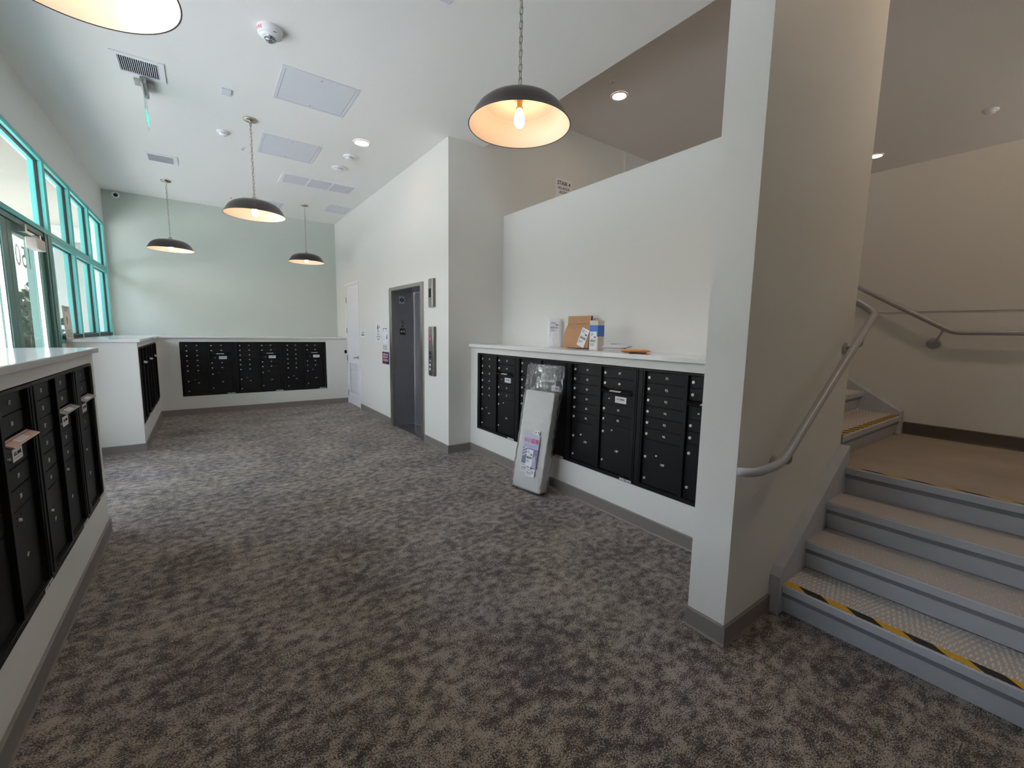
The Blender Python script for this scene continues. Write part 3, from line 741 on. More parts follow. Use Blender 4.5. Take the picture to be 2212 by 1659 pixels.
# ------------------------------------------------------------------ stairs
YI, YO = 0.885, -0.775      # inner (stringer) and outer ends
RISE = 0.1725
NOSE = [2.470, 2.735, 3.000, 3.265]
ST = thing('staircase', 'lower grey steel flight of stairs with a yellow and black taped first step', 'stairs', (2.5, 0.05, 0), group='grey stair flights'); off = -ST.location
for k in range(4):
    zt = RISE*(k+1); xn = NOSE[k]
    zb = RISE*k+(0.0 if k == 0 else 0.001)
    # riser: raked face with a protruding nosing lip
    R = MB().prism([(xn+0.012, zt-0.046), (xn+0.040, zb), (xn+0.060, zb), (xn+0.060, zt-0.046)], 'y', YO, YI-0.001, stair_m)
    R.add([(xn+0.0095, YO, zt-0.050), (xn+0.0095, YI-0.001, zt-0.050), (xn+0.0135, YI-0.001, zt-0.074), (xn+0.0135, YO, zt-0.074)], [(0,1,2,3)], stripe_m)
    R.build('riser', None, ST, off)
    if k < 3:
        T = MB().box(xn+0.002, NOSE[k+1]+0.035, YO, YI-0.001, zt-0.008, zt, plate_m)
        T.prism([(xn, zt-0.045), (xn-0.002, zt-0.008), (xn+0.003, zt-0.001), (xn+0.02, zt-0.001), (xn+0.02, zt-0.045)], 'y', YO, YI-0.001, stair_m)
        Tr = T.build('tread', None, ST, off)
    else:
        T = MB().prism([(xn, zt-0.045), (xn-0.002, zt-0.008), (xn+0.003, zt-0.001), (xn+0.02, zt-0.001), (xn+0.02, zt-0.045)], 'y', YO, YI-0.001, stair_m)
        Tr = T.build('nosing', None, ST, off)
    if k in (0, 3):
        tp = MB(); wd = 0.048 if k == 0 else 0.022; x0 = xn+0.004; zz = zt+0.0006; y = YI-0.006; i = 0; stp = 0.105; sk = 0.055
        while y > YO+0.1:
            y1 = y-stp
            mm = yellow_m if i % 2 == 0 else tapeblk_m
            tp.add([(x0, y-sk*0, zz), (x0, y1, zz), (x0+wd, y1+sk, zz), (x0+wd, min(y+sk, YI-0.006), zz)], [(0,1,2,3)], mm)
            y = y1; i += 1
        tp.build('hazard_tape', None, Tr)
poly = [(2.44, 0.002), (2.44, 0.215), (2.475, 0.262), (3.31, 0.815), (3.318, 0.815), (3.318, 0.60), (2.56, 0.002)]
MB().prism(poly, 'y', YI, YW0-0.001).build('stringer', stair_m, ST, off)
LD = MB().box(3.328, 4.868, YO, 2.80, 0.60, 0.69, land_m); LD.box(3.286, 3.328, YO, YI-0.002, 0.645, 0.69, land_m)
tag(LD.build('stair_landing', None), 'tan concrete stair landing between the two flights', 'landing')
bb('baseboard_landing', [('x', 4.87, YO, 0.95, -1)], darkbase_m, 'dark baseboard behind the landing').location = (0, 0, 0.691)
S2 = thing('staircase', 'upper grey flight climbing behind the wing wall from the landing', 'stairs', (4.1, 0.98, 0.69), group='grey stair flights'); off = -S2.location
for k in range(7):
    zt = 0.69+RISE*(k+1); yn = 0.945+0.27*k; zb = 0.69+RISE*k+0.001
    R = MB().prism([(yn+0.012, zt-0.046), (yn+0.04, zb), (yn+0.06, zb), (yn+0.06, zt-0.046)], 'x', XU2+0.052, 4.74, stair_m)
    R.add([(XU2+0.052, yn+0.0095, zt-0.050), (4.74, yn+0.0095, zt-0.050), (4.74, yn+0.0135, zt-0.074), (XU2+0.052, yn+0.0135, zt-0.074)], [(0,1,2,3)], stripe_m)
    R.build('riser', None, S2, off)
    T = MB().box(XU2+0.052, 4.74, yn+0.002, yn+0.305, zt-0.008, zt, plate_m)
    T.prism([(yn, zt-0.045), (yn-0.002, zt-0.008), (yn+0.003, zt-0.001), (yn+0.02, zt-0.001), (yn+0.02, zt-0.045)], 'x', XU2+0.052, 4.74, stair_m)
    Tr = T.build('tread', None, S2, off)
    if k == 0:
        tp = MB(); x = 4.73; i = 0
        while x > XU2+0.1:
            tp.add([(x, yn+0.006, zt+0.0006), (x-0.05, yn+0.006, zt+0.0006), (x-0.09, yn+0.055, zt+0.0006), (x-0.04, yn+0.055, zt+0.0006)], [(0,1,2,3)], yellow_m if i % 2 else tapeblk_m)
            x -= 0.05; i += 1
        tp.build('hazard_tape', None, Tr)
def str2(x0, x1):
    MB().prism([(0.955, 0.692), (0.955, 0.885), (2.84, 2.09), (2.84, 1.874), (2.0, 1.36)], 'x', x0, x1).build('stringer', stair_m, S2, off)
str2(4.741, 4.858); str2(XU2+0.001, XU2+0.051)

# handrails
def smooth_path(pts, r=0.06, n=6):
    pts = [Vector(p) for p in pts]; out = [pts[0]]
    for i in range(1, len(pts)-1):
        a, b, c = pts[i-1], pts[i], pts[i+1]
        d1 = min(r, (a-b).length*0.45); d2 = min(r, (c-b).length*0.45)
        p0 = b+(a-b).normalized()*d1; p2 = b+(c-b).normalized()*d2
        for k in range(n+1):
            t = k/n; out.append(p0*(1-t)**2+b*2*t*(1-t)+p2*t*t)
    return out+[pts[-1]]
YR = YW0-0.085
HR = thing('handrail', 'grey pipe handrail on the wing wall at the lower flight', 'handrail', (2.4, YW0, 0.9), group='grey stair handrails'); off = -HR.location
MB().tube(smooth_path([(1.935, YW0-0.025, 0.888), (1.99, YR+0.005, 0.888), (2.235, YR, 0.892), (3.30, YR, 1.603), (3.40, YR, 1.655), (3.40, 1.02, 1.77), (3.40, 2.6, 2.78)], 0.085), 0.0205, 14).build('rail', rail_m, HR, off)
for xb, zb in ((2.33, 0.948), (3.19, 1.525)):
    b = MB().tube(smooth_path([(xb, YR, zb), (xb+0.01, YR, zb-0.075), (xb+0.01, YW0-0.01, zb-0.085)], 0.03), 0.0075, 8)
    b.lathe([(0.038, YW0-0.001), (0.038, YW0-0.008), (0.012, YW0-0.012)], (xb+0.01, 0, zb-0.09), 20, None, 'y').build('bracket', rail_m, HR, off)
H2 = thing('handrail', 'grey pipe handrail bending upward on the wall behind the landing', 'handrail', (4.87, 0.7, 1.55), group='grey stair handrails'); off = -H2.location
XH = 4.79
MB().tube(smooth_path([(XH, -0.7, 1.558), (XH, 0.716, 1.558), (XH, 1.335, 1.943), (XH, 2.7, 2.79)], 0.05), 0.0205, 12).build('rail', rail_m, H2, off)
for yb, zb in ((0.77, 1.58), (2.0, 2.35), (-0.45, 1.558)):
    wx = 4.87 if zb < 1.9 else 4.861
    b = MB().tube(smooth_path([(XH, yb, zb), (XH+0.005, yb+0.03, zb-0.075), (wx-0.01, yb+0.055, zb-0.11)], 0.03), 0.0075, 8)
    b.lathe([(0.045, wx-0.001), (0.045, wx-0.009), (0.014, wx-0.013)], (0, yb+0.06, zb-0.112), 20, None, 'x').build('bracket', rail_m, H2, off)

# ------------------------------------------------------------------ pendants
def chain_mesh(length):
    def f():
        mb = MB(); P_ = 0.036; nl = int(length/P_)
        for k in range(nl):
            z0 = k*length/nl; h = length/nl+0.008; a = PI/2*(k % 2)+0.4
            pts = []
            for i in range(10):
                t = 2*PI*i/10; u = 0.0105*math.cos(t); zz = (h/2-0.0105)*(1 if math.sin(t) > 0 else -1)+0.0105*math.sin(t)
                pts.append((u*math.cos(a), u*math.sin(a), -z0-h/2+0.004+zz))
            mb.tube(pts, 0.0025, 5, nickel_m, closed=True)
        mb.tube([(0.004*math.cos(k*1.3), 0.004*math.sin(k*1.3), -length*k/24) for k in range(25)], 0.0018, 5, nickel_m)
        return mb.mesh('chain')
    return cached(('chain', round(length, 3)), f)
SHADE = [(0.030, 0.150), (0.060, 0.149), (0.120, 0.144), (0.170, 0.133), (0.212, 0.114), (0.243, 0.088), (0.264, 0.058), (0.280, 0.028), (0.2945, 0.002)]
def shade_mesh():
    return cached('shade', lambda: MB().lathe(SHADE+[(0.297, 0.0), (0.2945, -0.002), (0.2915, 0.0)], (0,0,0), 64, bronze_m, caps=False).mesh('shade'))
def lining_mesh():
    prof = [(max(r-0.0035, 0.001), z-0.0035) for r, z in SHADE]; prof[-1] = (0.2912, 0.0005)
    prof = [(0.0165, prof[0][1]-0.001)]+prof[:3]+[(0.196, 0.1175), (0.200, 0.1165), (0.204, 0.112)]+prof[4:]
    return cached('lining', lambda: MB().lathe(prof, (0,0,0), 64, shadein_m, caps=False).mesh('lining'))
def bulb_mesh():
    return cached('bulb', lambda: MB().lathe([(0.013, 0.100), (0.016, 0.088), (0.025, 0.066), (0.031, 0.040), (0.030, 0.018), (0.022, 0.001), (0.010, -0.008), (0.001, -0.010)], (0,0,0), 20, bulb_m).mesh('bulb'))
def stamp_mesh():
    def f():
        mb = MB(); r0, z0 = 0.2705, 0.0385
        for k in range(3):
            for i in range(7):
                a = -PI/2+(-3+i)*0.022; wdt = 0.008
                rr = r0-0.006*k*0.45; zz = z0+0.012*(k-1)
                rr = 0.2785-0.52*(zz-0.026) - 0.0015
                t = Vector((-math.sin(a), math.cos(a), 0)); c_ = Vector((rr*math.cos(a), rr*math.sin(a), zz))
                up = Vector((-0.45*math.cos(a), -0.45*math.sin(a), 0.85)).normalized()
                if (i*3+k*5) % 7 == 0: continue
                mb.add([c_-t*wdt*0.35-up*0.003, c_+t*wdt*0.35-up*0.003, c_+t*wdt*0.35+up*0.003, c_-t*wdt*0.35+up*0.003], [(0,1,2,3)], kraft_m)
        return mb.mesh('maker_stamp')
    return cached('stamp', f)
def pendant(x, y, zr, label, turn=0.0):
    t = thing('pendant_lamp', label, 'pendant light', (x, y, ZC), 0, 'bronze dome pendant lamps')
    c = put('canopy', cached('canopy', lambda: MB().lathe([(0.066, -0.0005), (0.066, -0.008), (0.060, -0.016), (0.012, -0.020), (0.010, -0.034)], (0,0,0), 32, nickel_m).mesh('canopy')), t)
    ztop = zr+0.150
    put('chain', chain_mesh(ZC-0.03-(ztop+0.035)), t, (0, 0, -0.03))
    put('loop', cached('loop', lambda: MB().lathe([(0.034, 0.0), (0.032, 0.010), (0.016, 0.016), (0.012, 0.040)], (0,0,0), 20, nickel_m).tube([(0.022*math.cos(a), 0, 0.02+0.022*math.sin(a)) for a in [PI*k/8 for k in range(9)]], 0.003, 6, nickel_m).mesh('loop')), t, (0, 0, ztop-ZC))
    s = put('shade', shade_mesh(), t, (0, 0, zr-ZC), (0, 0, turn))
    put('shade_lining', lining_mesh(), s); put('maker_stamp', stamp_mesh(), s)
    put('socket', cached('socket', lambda: MB().lathe([(0.0155, 0.155), (0.0155, 0.105), (0.020, 0.102), (0.020, 0.096), (0.013, 0.094)], (0,0,0), 20, brass_m).mesh('socket')), t, (0, 0, zr-ZC))
    put('bulb', bulb_mesh(), t, (0, 0, zr-ZC))
    return t
pendant(0.537, 5.554, 2.712, 'bronze dome pendant lamp with a long chain, in the middle of the lobby')
pendant(-0.322, 8.584, 2.672, 'far left bronze dome pendant lamp before the pale end wall')
pendant(1.603, 8.63, 2.695, 'farthest and smallest bronze dome pendant lamp, near the white elevator wall')
pendant(1.565, 2.135, 2.69, 'large bronze dome pendant lamp in front of the wing wall, bulb fully visible', 0.0)
pendant(-0.29, 2.205, 2.69, 'nearest bronze dome pendant lamp cut off by the top left picture edge', 2.2)

# ------------------------------------------------------------------ ceiling fittings
def downlight(x, y, z, label, lm=None):
    t = thing('downlight', label, 'ceiling light', (x, y, z), 0, 'recessed ceiling downlights')
    put('trim_ring', cached('ring', lambda: MB().lathe([(0.097, -0.0005), (0.096, -0.010), (0.084, -0.013), (0.074, -0.006)], (0,0,0), 36, white_m, caps=False).mesh('trim_ring')), t)
    lm = lm or lens_m
    put('lens', cached('lens'+lm.name, lambda: MB().lathe([(0.074, -0.0055), (0.06, -0.0065), (0.001, -0.007)], (0,0,0), 36, lm, caps=False).mesh('lens')), t)
    return t
downlight(1.650, 5.385, ZC, 'lit round downlight beside the smoke detectors in the lobby ceiling')
downlight(4.10, 3.63, ZL, 'lit round downlight in the dim ceiling over the guard wall')
downlight(8.47, 2.36, ZL, 'lit downlight peeping past the edge of the wing wall')
downlight(3.60, -0.15, ZL, 'unseen downlight added over the landing to brighten the stairwell', stairfill_m)  # added lamp out of view, fills the stairwell with warm light
def vent(x0, y0, label, bm_=None):
    t = thing('ceiling_vent', label, 'air vent', (x0, y0, ZC), 0, 'slatted ceiling vents'); wd, dp, e = 0.345, 0.352, 0.042
    put('frame', cached('vframe', lambda: MB().box(0, wd, 0, e, -0.010, -0.0005).box(0, wd, dp-e, dp, -0.010, -0.0005).box(0, e, e, dp-e, -0.010, -0.0005).box(wd-e, wd, e, dp-e, -0.010, -0.0005).mesh('frame', white_m)), t)
    bm_ = bm_ or dark_vent
    put('backing', cached('vback'+bm_.name, lambda: MB().box(e, wd-e, e, dp-e, -0.0014, -0.0004).mesh('backing', bm_)), t)
    def sl():
        mb = MB(); n_ = 19
        for k in range(n_):
            x = e+0.006+(wd-2*e-0.012)*k/(n_-1); mb.add([(x-0.0025, e, -0.002), (x-0.0025, dp-e, -0.002), (x+0.0025, dp-e, -0.009), (x+0.0025, e, -0.009)], [(0,1,2,3)])
        return mb.mesh('slats', slat_m)
    put('slats', cached('vslat', sl), t)
vent(-0.483, 4.888, 'nearer slatted ceiling vent beside the exit sign')
vent(-0.487, 7.345, 'farther slatted ceiling vent near the end wall', mat('pale vent interior', (186, 188, 196), 0.7))
def access_panel(x0, x1, y0, y1, label):
    t = thing('access_panel', label, 'ceiling panel', (x0, y0, ZC), 0, 'flat ceiling access panels'); w_, d = x1-x0, y1-y0; e = 0.028
    fm = MB().box(0, w_, 0, e, -0.005, -0.0005).box(0, w_, d-e, d, -0.005, -0.0005).box(0, e, e, d-e, -0.005, -0.0005).box(w_-e, w_, e, d-e, -0.005, -0.0005)
    fm.build('frame', grey_plate, t)
    MB().box(e-0.001, w_-e+0.001, e-0.001, d-e+0.001, -0.0012, -0.0004).build('reveal', txt_grey, t)
    MB().box(e+0.003, w_-e-0.003, e+0.003, d-e-0.003, -0.004, -0.0013).build('panel', grey_plate, t)
    MB().lathe([(0.007, -0.004), (0.007, -0.0052)], (w_*0.5, e+0.03, 0), 12).lathe([(0.007, -0.004), (0.007, -0.0052)], (w_*0.5, d-e-0.03, 0), 12).build('latch', txt_grey, t)
access_panel(0.67, 1.307, 4.27, 4.903, 'largest looking square ceiling access panel, nearer the fire strobe')
access_panel(0.677, 1.306, 5.825, 6.463, 'square ceiling access panel between the middle pendant and the downlight')
access_panel(0.676, 1.295, 8.76, 9.38, 'square ceiling access panel above the middle pendant shade, near the end wall')
access_panel(1.963, 2.34, 8.30, 8.80, 'small ceiling access panel in the corner above the closet door')
access_panel(0.838, 1.474, 2.20, 2.838, 'ceiling access panel barely showing at the top picture edge')
def grille():
    x0, x1, y0, y1 = 1.045, 2.10, 7.02, 7.515
    t = thing('return_grille', 'long white three section ceiling return grille', 'air vent', (x0, y0, ZC)); w_, d = x1-x0, y1-y0; e = 0.05
    fm = MB().box(0, w_, 0, e, -0.012, -0.0005).box(0, w_, d-e, d, -0.012, -0.0005).box(0, e, e, d-e, -0.012, -0.0005).box(w_-e, w_, e, d-e, -0.012, -0.0005)
    for k in (1, 2): fm.box(e+(w_-2*e)*k/3-0.012, e+(w_-2*e)*k/3+0.012, e, d-e, -0.012, -0.0005)
    fm.build('frame', white_m, t)
    MB().box(e, w_-e, e, d-e, -0.0014, -0.0004).build('backing', mat('grille shade', (150, 152, 162), 0.8), t)
    mb = MB()
    for k in range(40):
        y = e+0.004+(d-2*e-0.008)*k/39; mb.add([(e, y-0.002, -0.003), (w_-e, y-0.002, -0.003), (w_-e, y+0.003, -0.010), (e, y+0.003, -0.010)], [(0,1,2,3)])
    mb.build('slats', slat_m, t)
grille()
def smoke(x, y, z, r, label, mt=white_m):
    t = thing('smoke_detector', label, 'smoke detector', (x, y, z), 0, 'round ceiling smoke detectors')
    MB().lathe([(r, -0.0005), (r, -0.010), (r*0.93, -0.017), (r*0.70, -0.020)], (0,0,0), 36).build('base', mt, t)
    MB().lathe([(r*0.68, -0.020), (r*0.66, -0.034), (r*0.50, -0.042), (0.001, -0.043)], (0,0,0), 36).build('sensor_cap', mt, t)
    MB().box(-r*0.35, r*0.35, -r*0.70, -r*0.665, -0.031, -0.026).build('sensor_slot', txt_grey, t)
smoke(0.316, 6.072, ZC, 0.062, 'small white smoke detector left of the middle pendant canopy')
smoke(1.648, 5.894, ZC, 0.076, 'white smoke detector just behind the lobby downlight')
smoke(1.640, 6.385, ZC, 0.094, 'widest flat white smoke detector, in front of the return grille')
smoke(7.87, 1.117, ZL, 0.070, 'smoke detector on the dim ceiling right of the wing wall')
def sprinkler(x, y, z, label):
    t = thing('sprinkler_head', label, 'sprinkler', (x, y, z), 0, 'ceiling sprinkler heads'); t.scale = (0.85, 0.85, 0.55)
    put('escutcheon', cached('esc', lambda: MB().lathe([(0.038, -0.0005), (0.036, -0.006), (0.016, -0.009)], (0,0,0), 24, white_m).mesh('escutcheon')), t)
    def hd():
        mb = MB().tube([(-0.012, 0, -0.009), (-0.014, 0, -0.03), (0, 0, -0.044)], 0.0025, 6, chrome_m).tube([(0.012, 0, -0.009), (0.014, 0, -0.03), (0, 0, -0.044)], 0.0025, 6, chrome_m)
        mb.lathe([(0.004, -0.009), (0.003, -0.04)], (0,0,0), 8, txt_grey).lathe([(0.017, -0.045), (0.017, -0.047)], (0,0,0), 16, chrome_m); return mb.mesh('deflector')
    put('deflector', cached('defl', hd), t)
sprinkler(0.526, 6.447, ZC, 'sprinkler head beside the middle pendant chain')
sprinkler(0.521, 8.932, ZC, 'sprinkler head in front of the end wall')
sprinkler(3.812, 3.483, ZL, 'sprinkler head next to the downlight over the guard wall')
t = thing('fire_alarm_strobe', 'white round ceiling fire alarm with a clear strobe dome', 'fire alarm', (0.53, 3.857, ZC))
MB().lathe([(0.086, -0.0005), (0.087, -0.020), (0.080, -0.042), (0.072, -0.048), (0.062, -0.049), (0.060, -0.056), (0.044, -0.062), (0.001, -0.062)], (0,0,0), 48).build('housing', white_m, t)
MB().lathe([(0.038, -0.062), (0.038, -0.070), (0.031, -0.084), (0.018, -0.091), (0.001, -0.093)], (0,0,0), 28, acrylic_m).build('strobe_dome', acrylic_m, t)
mb = MB()
for k in range(4):
    a = 0.5+k*PI/2; mb.box(0.010*math.cos(a)-0.005, 0.010*math.cos(a)+0.005, 0.020*math.sin(a)-0.006, 0.020*math.sin(a)+0.006, -0.085, -0.063)
mb.lathe([(0.042, -0.0625), (0.042, -0.067), (0.0385, -0.0675)], (0,0,0), 28, chrome_m, caps=False).tube([(-0.03, 0, -0.072), (0.03, 0, -0.072)], 0.005, 8)
mb.build('strobe_lamp', chrome_m, t)
mb = MB()
for base in (-2.75, 0.05, 1.6):
    for i, ch in enumerate('FIRE'):
        a = base+(1.5-i)*-0.21; rr, zz = 0.0838, -0.031
        o_ = Vector((rr*math.cos(a), rr*math.sin(a), zz)); u_ = Vector((-math.sin(a), math.cos(a), 0)); v_ = Vector((0.36*math.cos(a), 0.36*math.sin(a), 0.93)).normalized()
        add_text(mb, ch, 0.026, o_+Vector((math.cos(a), math.sin(a), -0.3))*0.0008, u_, v_, firered_m, 0.0008)
mb.box(0.010, 0.030, -0.0730, -0.070, -0.049, -0.046, txt_black)
mb.build('lettering', firered_m, t)
tag(bev(MB().box(0.268, 0.345, 5.005, 5.128, ZC-0.012, ZC-0.0005).build('blank_plate', grey_plate), 0.003), 'small blank rectangular ceiling plate left of the large access panel', 'cover plate')
# edge-lit exit sign
t = thing('exit_sign', 'edge lit exit sign hanging from the ceiling behind the nearer vent', 'exit sign', (-0.30, 5.35, ZC))
bev(MB().box(-0.07, 0.07, -0.055, 0.055, -0.022, -0.0005).build('canopy', mat('aluminium housing', (176, 176, 174), 0.4, metal=0.5), t), 0.003)
hs = MB(); prof = [(-0.021, -0.022), (0.021, -0.022), (0.021, -0.060), (0.008, -0.072), (0.003, -0.072), (0.003, -0.040), (-0.003, -0.040), (-0.003, -0.072), (-0.008, -0.072), (-0.021, -0.060)]
hs.prism(prof, 'y', -0.16, 0.17).build('housing', MATS['aluminium housing'], t)
MB().box(-0.0025, 0.0025, -0.155, 0.165, -0.365, -0.045).build('acrylic_panel', acrylic_m, t)
mb = MB()
for sg in (1, -1):
    add_text(mb, 'EXIT', 0.125, (sg*0.0032, 0.03, -0.300), (0, sg, 0), (0, 0, 1), exit_m, 0.003, 0.9)
mb.build('lettering', exit_m, t)
# security camera
t = thing('security_camera', 'white dome security camera at the top left corner of the end wall', 'camera', (-1.03, YB, 3.625)); t.scale = (0.66, 0.66, 0.66)
MB().lathe([(0.075, -0.001), (0.075, -0.02), (0.062, -0.05), (0.055, -0.06)], (0, 0, 0.005), 28, None, 'y').build('mount', white_m, t)
MB().lathe([(0.001, -0.075), (0.04, -0.068), (0.066, -0.04), (0.075, 0.0), (0.066, 0.04), (0.04, 0.06), (0.001, 0.066)], (0.01, -0.095, -0.012), 28).build('housing', white_m, t)
MB().lathe([(0.042, 0.0), (0.044, -0.012), (0.034, -0.024), (0.001, -0.028)], (0.016, -0.152, -0.03), 24, None, 'y').build('lens', camblk_m, t)

# ------------------------------------------------------------------ parcels on the shelf
ZS = 1.3505
def pillow(name, w_, h, th, mt, parent=None, seed=1, wr=0.003, nx=16, ny=20):
    """a stuffed envelope: x width, z height, y thickness, front at -y"""
    rnd = random.Random(seed); mb = MB()
    ph = [rnd.uniform(0, 6) for _ in range(6)]
    def P(i, j, sg):
        u, v = i/nx*2-1, j/ny*2-1
        e = max(0.0, (1-abs(u)**3.2))**0.6*max(0.0, (1-abs(v)**4))**0.6
        wv = math.sin(u*7+ph[0]+v*3)*math.sin(v*9+ph[1])+0.6*math.sin(u*15+v*11+ph[2])
        return (u*w_/2, sg*(th/2*e+0.0006)+sg*wr*wv*e, (v+1)*h/2)
    for sg in (-1, 1):
        vs = [P(i, j, sg) for j in range(ny+1) for i in range(nx+1)]
        fs = [(j*(nx+1)+i, j*(nx+1)+i+1, (j+1)*(nx+1)+i+1, (j+1)*(nx+1)+i) for j in range(ny) for i in range(nx)]
        mb.add(vs, fs, None, True)
    return mb.build(name, mt, parent)
def label_on(name, parent, u0, u1, v0, v1, y, seed, barcode=True, tilt=0.0):
    rnd = random.Random(seed); mb = MB(); mb.add([(u0, y, v0), (u1, y, v0), (u1, y+tilt, v1), (u0, y+tilt, v1)], [(0,1,2,3)], paper_m)
    H_, Wd_ = v1-v0, u1-u0
    def bx(a, b, c, d, mt):
        ya, yb_ = y+tilt*c-0.0005, y+tilt*d-0.0005
        mb.add([(u0+a*Wd_, ya, v0+c*H_), (u0+b*Wd_, ya, v0+c*H_), (u0+b*Wd_, yb_, v0+d*H_), (u0+a*Wd_, yb_, v0+d*H_)], [(0,1,2,3)], mt)
    for k in range(4): bx(0.08, 0.35+0.4*rnd.random(), 0.90-0.05*k, 0.92-0.05*k, txt_grey)
    x = 0.1
    while barcode and x < 0.86:
        wb = rnd.choice((0.012, 0.02, 0.03)); bx(x, x+wb, 0.40, 0.55, txt_black); x += wb+rnd.choice((0.015, 0.025))
    for k in range(3): bx(0.08, 0.4+0.4*rnd.random(), 0.30-0.06*k, 0.325-0.06*k, txt_grey)
    bx(0.05, 0.95, 0.615, 0.625, txt_black); bx(0.6, 0.9, 0.66, 0.72, txt_black)
    return mb.build(name, None, parent)
def lean(o, base, direction, tilt):
    """stand a y-thick item at base, its width along direction, leaning back"""
    d = Vector((direction[0], direction[1], 0)).normalized()
    rz = math.atan2(d.y, d.x); o.location = base; o.rotation_mode = 'XYZ'
    o.rotation_euler = (-tilt, 0, rz)
# white mailer
t = thing('mailer_envelope', 'white padded mailer leaning on the wall at the left of the parcels', 'envelope')
pillow('envelope', 0.150, 0.305, 0.030, paper_m, t, 3)
label_on('shipping_label', t, -0.05, 0.055, 0.14, 0.275, -0.0175, 5)
lean(t, (3.058, 3.475, ZS+0.002), (0.62, -0.78), 0.10)
# brown paper bag
t = thing('paper_bag', 'brown kraft paper bag with a folded top, tallest of the parcels', 'paper bag')
mb = MB(); wB, dB, hB = 0.345, 0.085, 0.318
rings = [(0.0, 0.5, 0.5), (0.02, 0.505, 0.51), (0.10, 0.50, 0.5), (0.19, 0.47, 0.34), (0.238, 0.452, 0.12), (0.243, 0.452, 0.10), (0.280, 0.450, 0.06), (hB, 0.450, 0.03)]
vs = []; fs = []
for z, a, b in rings:
    A, B_ = wB*a, dB*b
    vs += [(-A, -B_, z), (0.0, -B_*1.04, z), (A, -B_, z), (A*(0.94 if b > 0.2 else 1), 0, z), (A, B_, z), (-A, B_, z), (-A*(0.94 if b > 0.2 else 1), 0, z)]
for i in range(len(rings)-1):
    for k in range(7): fs.append((i*7+k, i*7+(k+1) % 7, (i+1)*7+(k+1) % 7, (i+1)*7+k))
fs += [tuple(range(7))[::-1], tuple(range((len(rings)-1)*7, len(rings)*7))]
mb.add(vs, fs); bag = mb.build('bag', kraft_m, t)
bev(MB().box(-wB*0.452, wB*0.452, -0.016, -0.0115, 0.241, hB-0.001).build('folded_flap', kraft_m, t), 0.0015)
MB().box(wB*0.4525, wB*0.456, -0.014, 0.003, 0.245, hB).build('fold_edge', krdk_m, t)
lb = label_on('shipping_label', t, -0.05, 0.05, -0.09, 0.09, 0, 8)
lb.location = (0.105, -0.0475, 0.10); lb.rotation_euler = (-0.02, 0.32, 0)
lean(t, (3.045, 3.10, ZS+0.005), (0.035, -1.0), 0.10)
# patterned box
t = thing('gift_box', 'upright cream patterned box with a blue band, right of the paper bag', 'box', (2.905, 2.715, ZS))
bev(MB().box(-0.046, 0.046, -0.046, 0.046, 0.0, 0.268).build('carton', beigebox_m, t), 0.0015)
MB().box(-0.0466, 0.0466, -0.0466, 0.0466, 0.125, 0.225).build('blue_band', blue_m, t)
dt = MB(); rnd = random.Random(4)
for k in range(34):
    z = rnd.choice([rnd.uniform(0.008, 0.12), rnd.uniform(0.23, 0.26), rnd.uniform(0.008, 0.12)]); u_ = rnd.uniform(-0.042, 0.042)
    if k % 2: dt.box(-0.0466, -0.046, u_-0.0018, u_+0.0018, z, z+0.003)
    else: dt.box(u_-0.0018, u_+0.0018, -0.0466, -0.046, z, z+0.003)
dt.build('speckles', txt_grey, t)
lb = label_on('shipping_label', t, -0.042, 0.034, 0.01, 0.168, 0, 12); lb.location = (-0.0472, 0, 0); lb.rotation_euler = (0, 0, -PI/2)
t.rotation_euler = (0, 0, 0.10)
# flat mailers
t = thing('orange_mailer', 'orange bubble mailer lying flat near the wing wall', 'envelope', (2.86, 2.235, ZS+0.012))
o = pillow('envelope', 0.23, 0.29, 0.024, orange_m, t, 11, 0.001); o.rotation_euler = (PI/2-0.02, 0, 0); o.location = (0, 0.145, 0.0)
t.rotation_euler = (0, 0, -0.98)
t = thing('white_mailer', 'crumpled white mailer lying on the orange one', 'envelope', (2.865, 2.44, ZS+0.046))
o = pillow('envelope', 0.21, 0.30, 0.034, paper_m, t, 21, 0.003); o.rotation_euler = (PI/2+0.02, 0, 0); o.location = (0, 0.15, 0.0)
mb = MB()
for k in range(5): mb.box(-0.07+0.01*k, 0.06-0.013*k, 0.05-0.035*k-0.003, 0.05-0.035*k+0.003, 0.019, 0.0196, txt_grey if k % 2 else txt_black)
mb.build('printing', None, t)
t.rotation_euler = (0, 0, -1.05)
# notices standing on the far shelf against the window
t = thing('window_notice', 'cream notice sheet standing on the far shelf against the window', 'notice', (-1.185, 6.68, ZT+0.001), 0)
MB().box(-0.155, 0.155, 0.0, 0.004, 0.0, 0.355).build('sheet', mat('cream notice', (226, 214, 200), 0.7), t)
mb = MB()
for k in range(3): mb.box(-0.10, 0.10-0.03*k, -0.001, 0.0, 0.335-0.018*k, 0.343-0.018*k)
for k in range(5): mb.box(-0.11, 0.11-0.02*(k % 2), -0.001, 0.0, 0.02+0.018*k, 0.026+0.018*k)
mb.prism([(-0.05, 0.16), (-0.02, 0.16), (-0.01, 0.20), (0.01, 0.20), (0.0, 0.215), (-0.02, 0.24), (-0.05, 0.24)], 'y', -0.001, 0.0).build('printing', txt_grey, t)
t.rotation_euler = (-0.03, 0, PI*0.5)

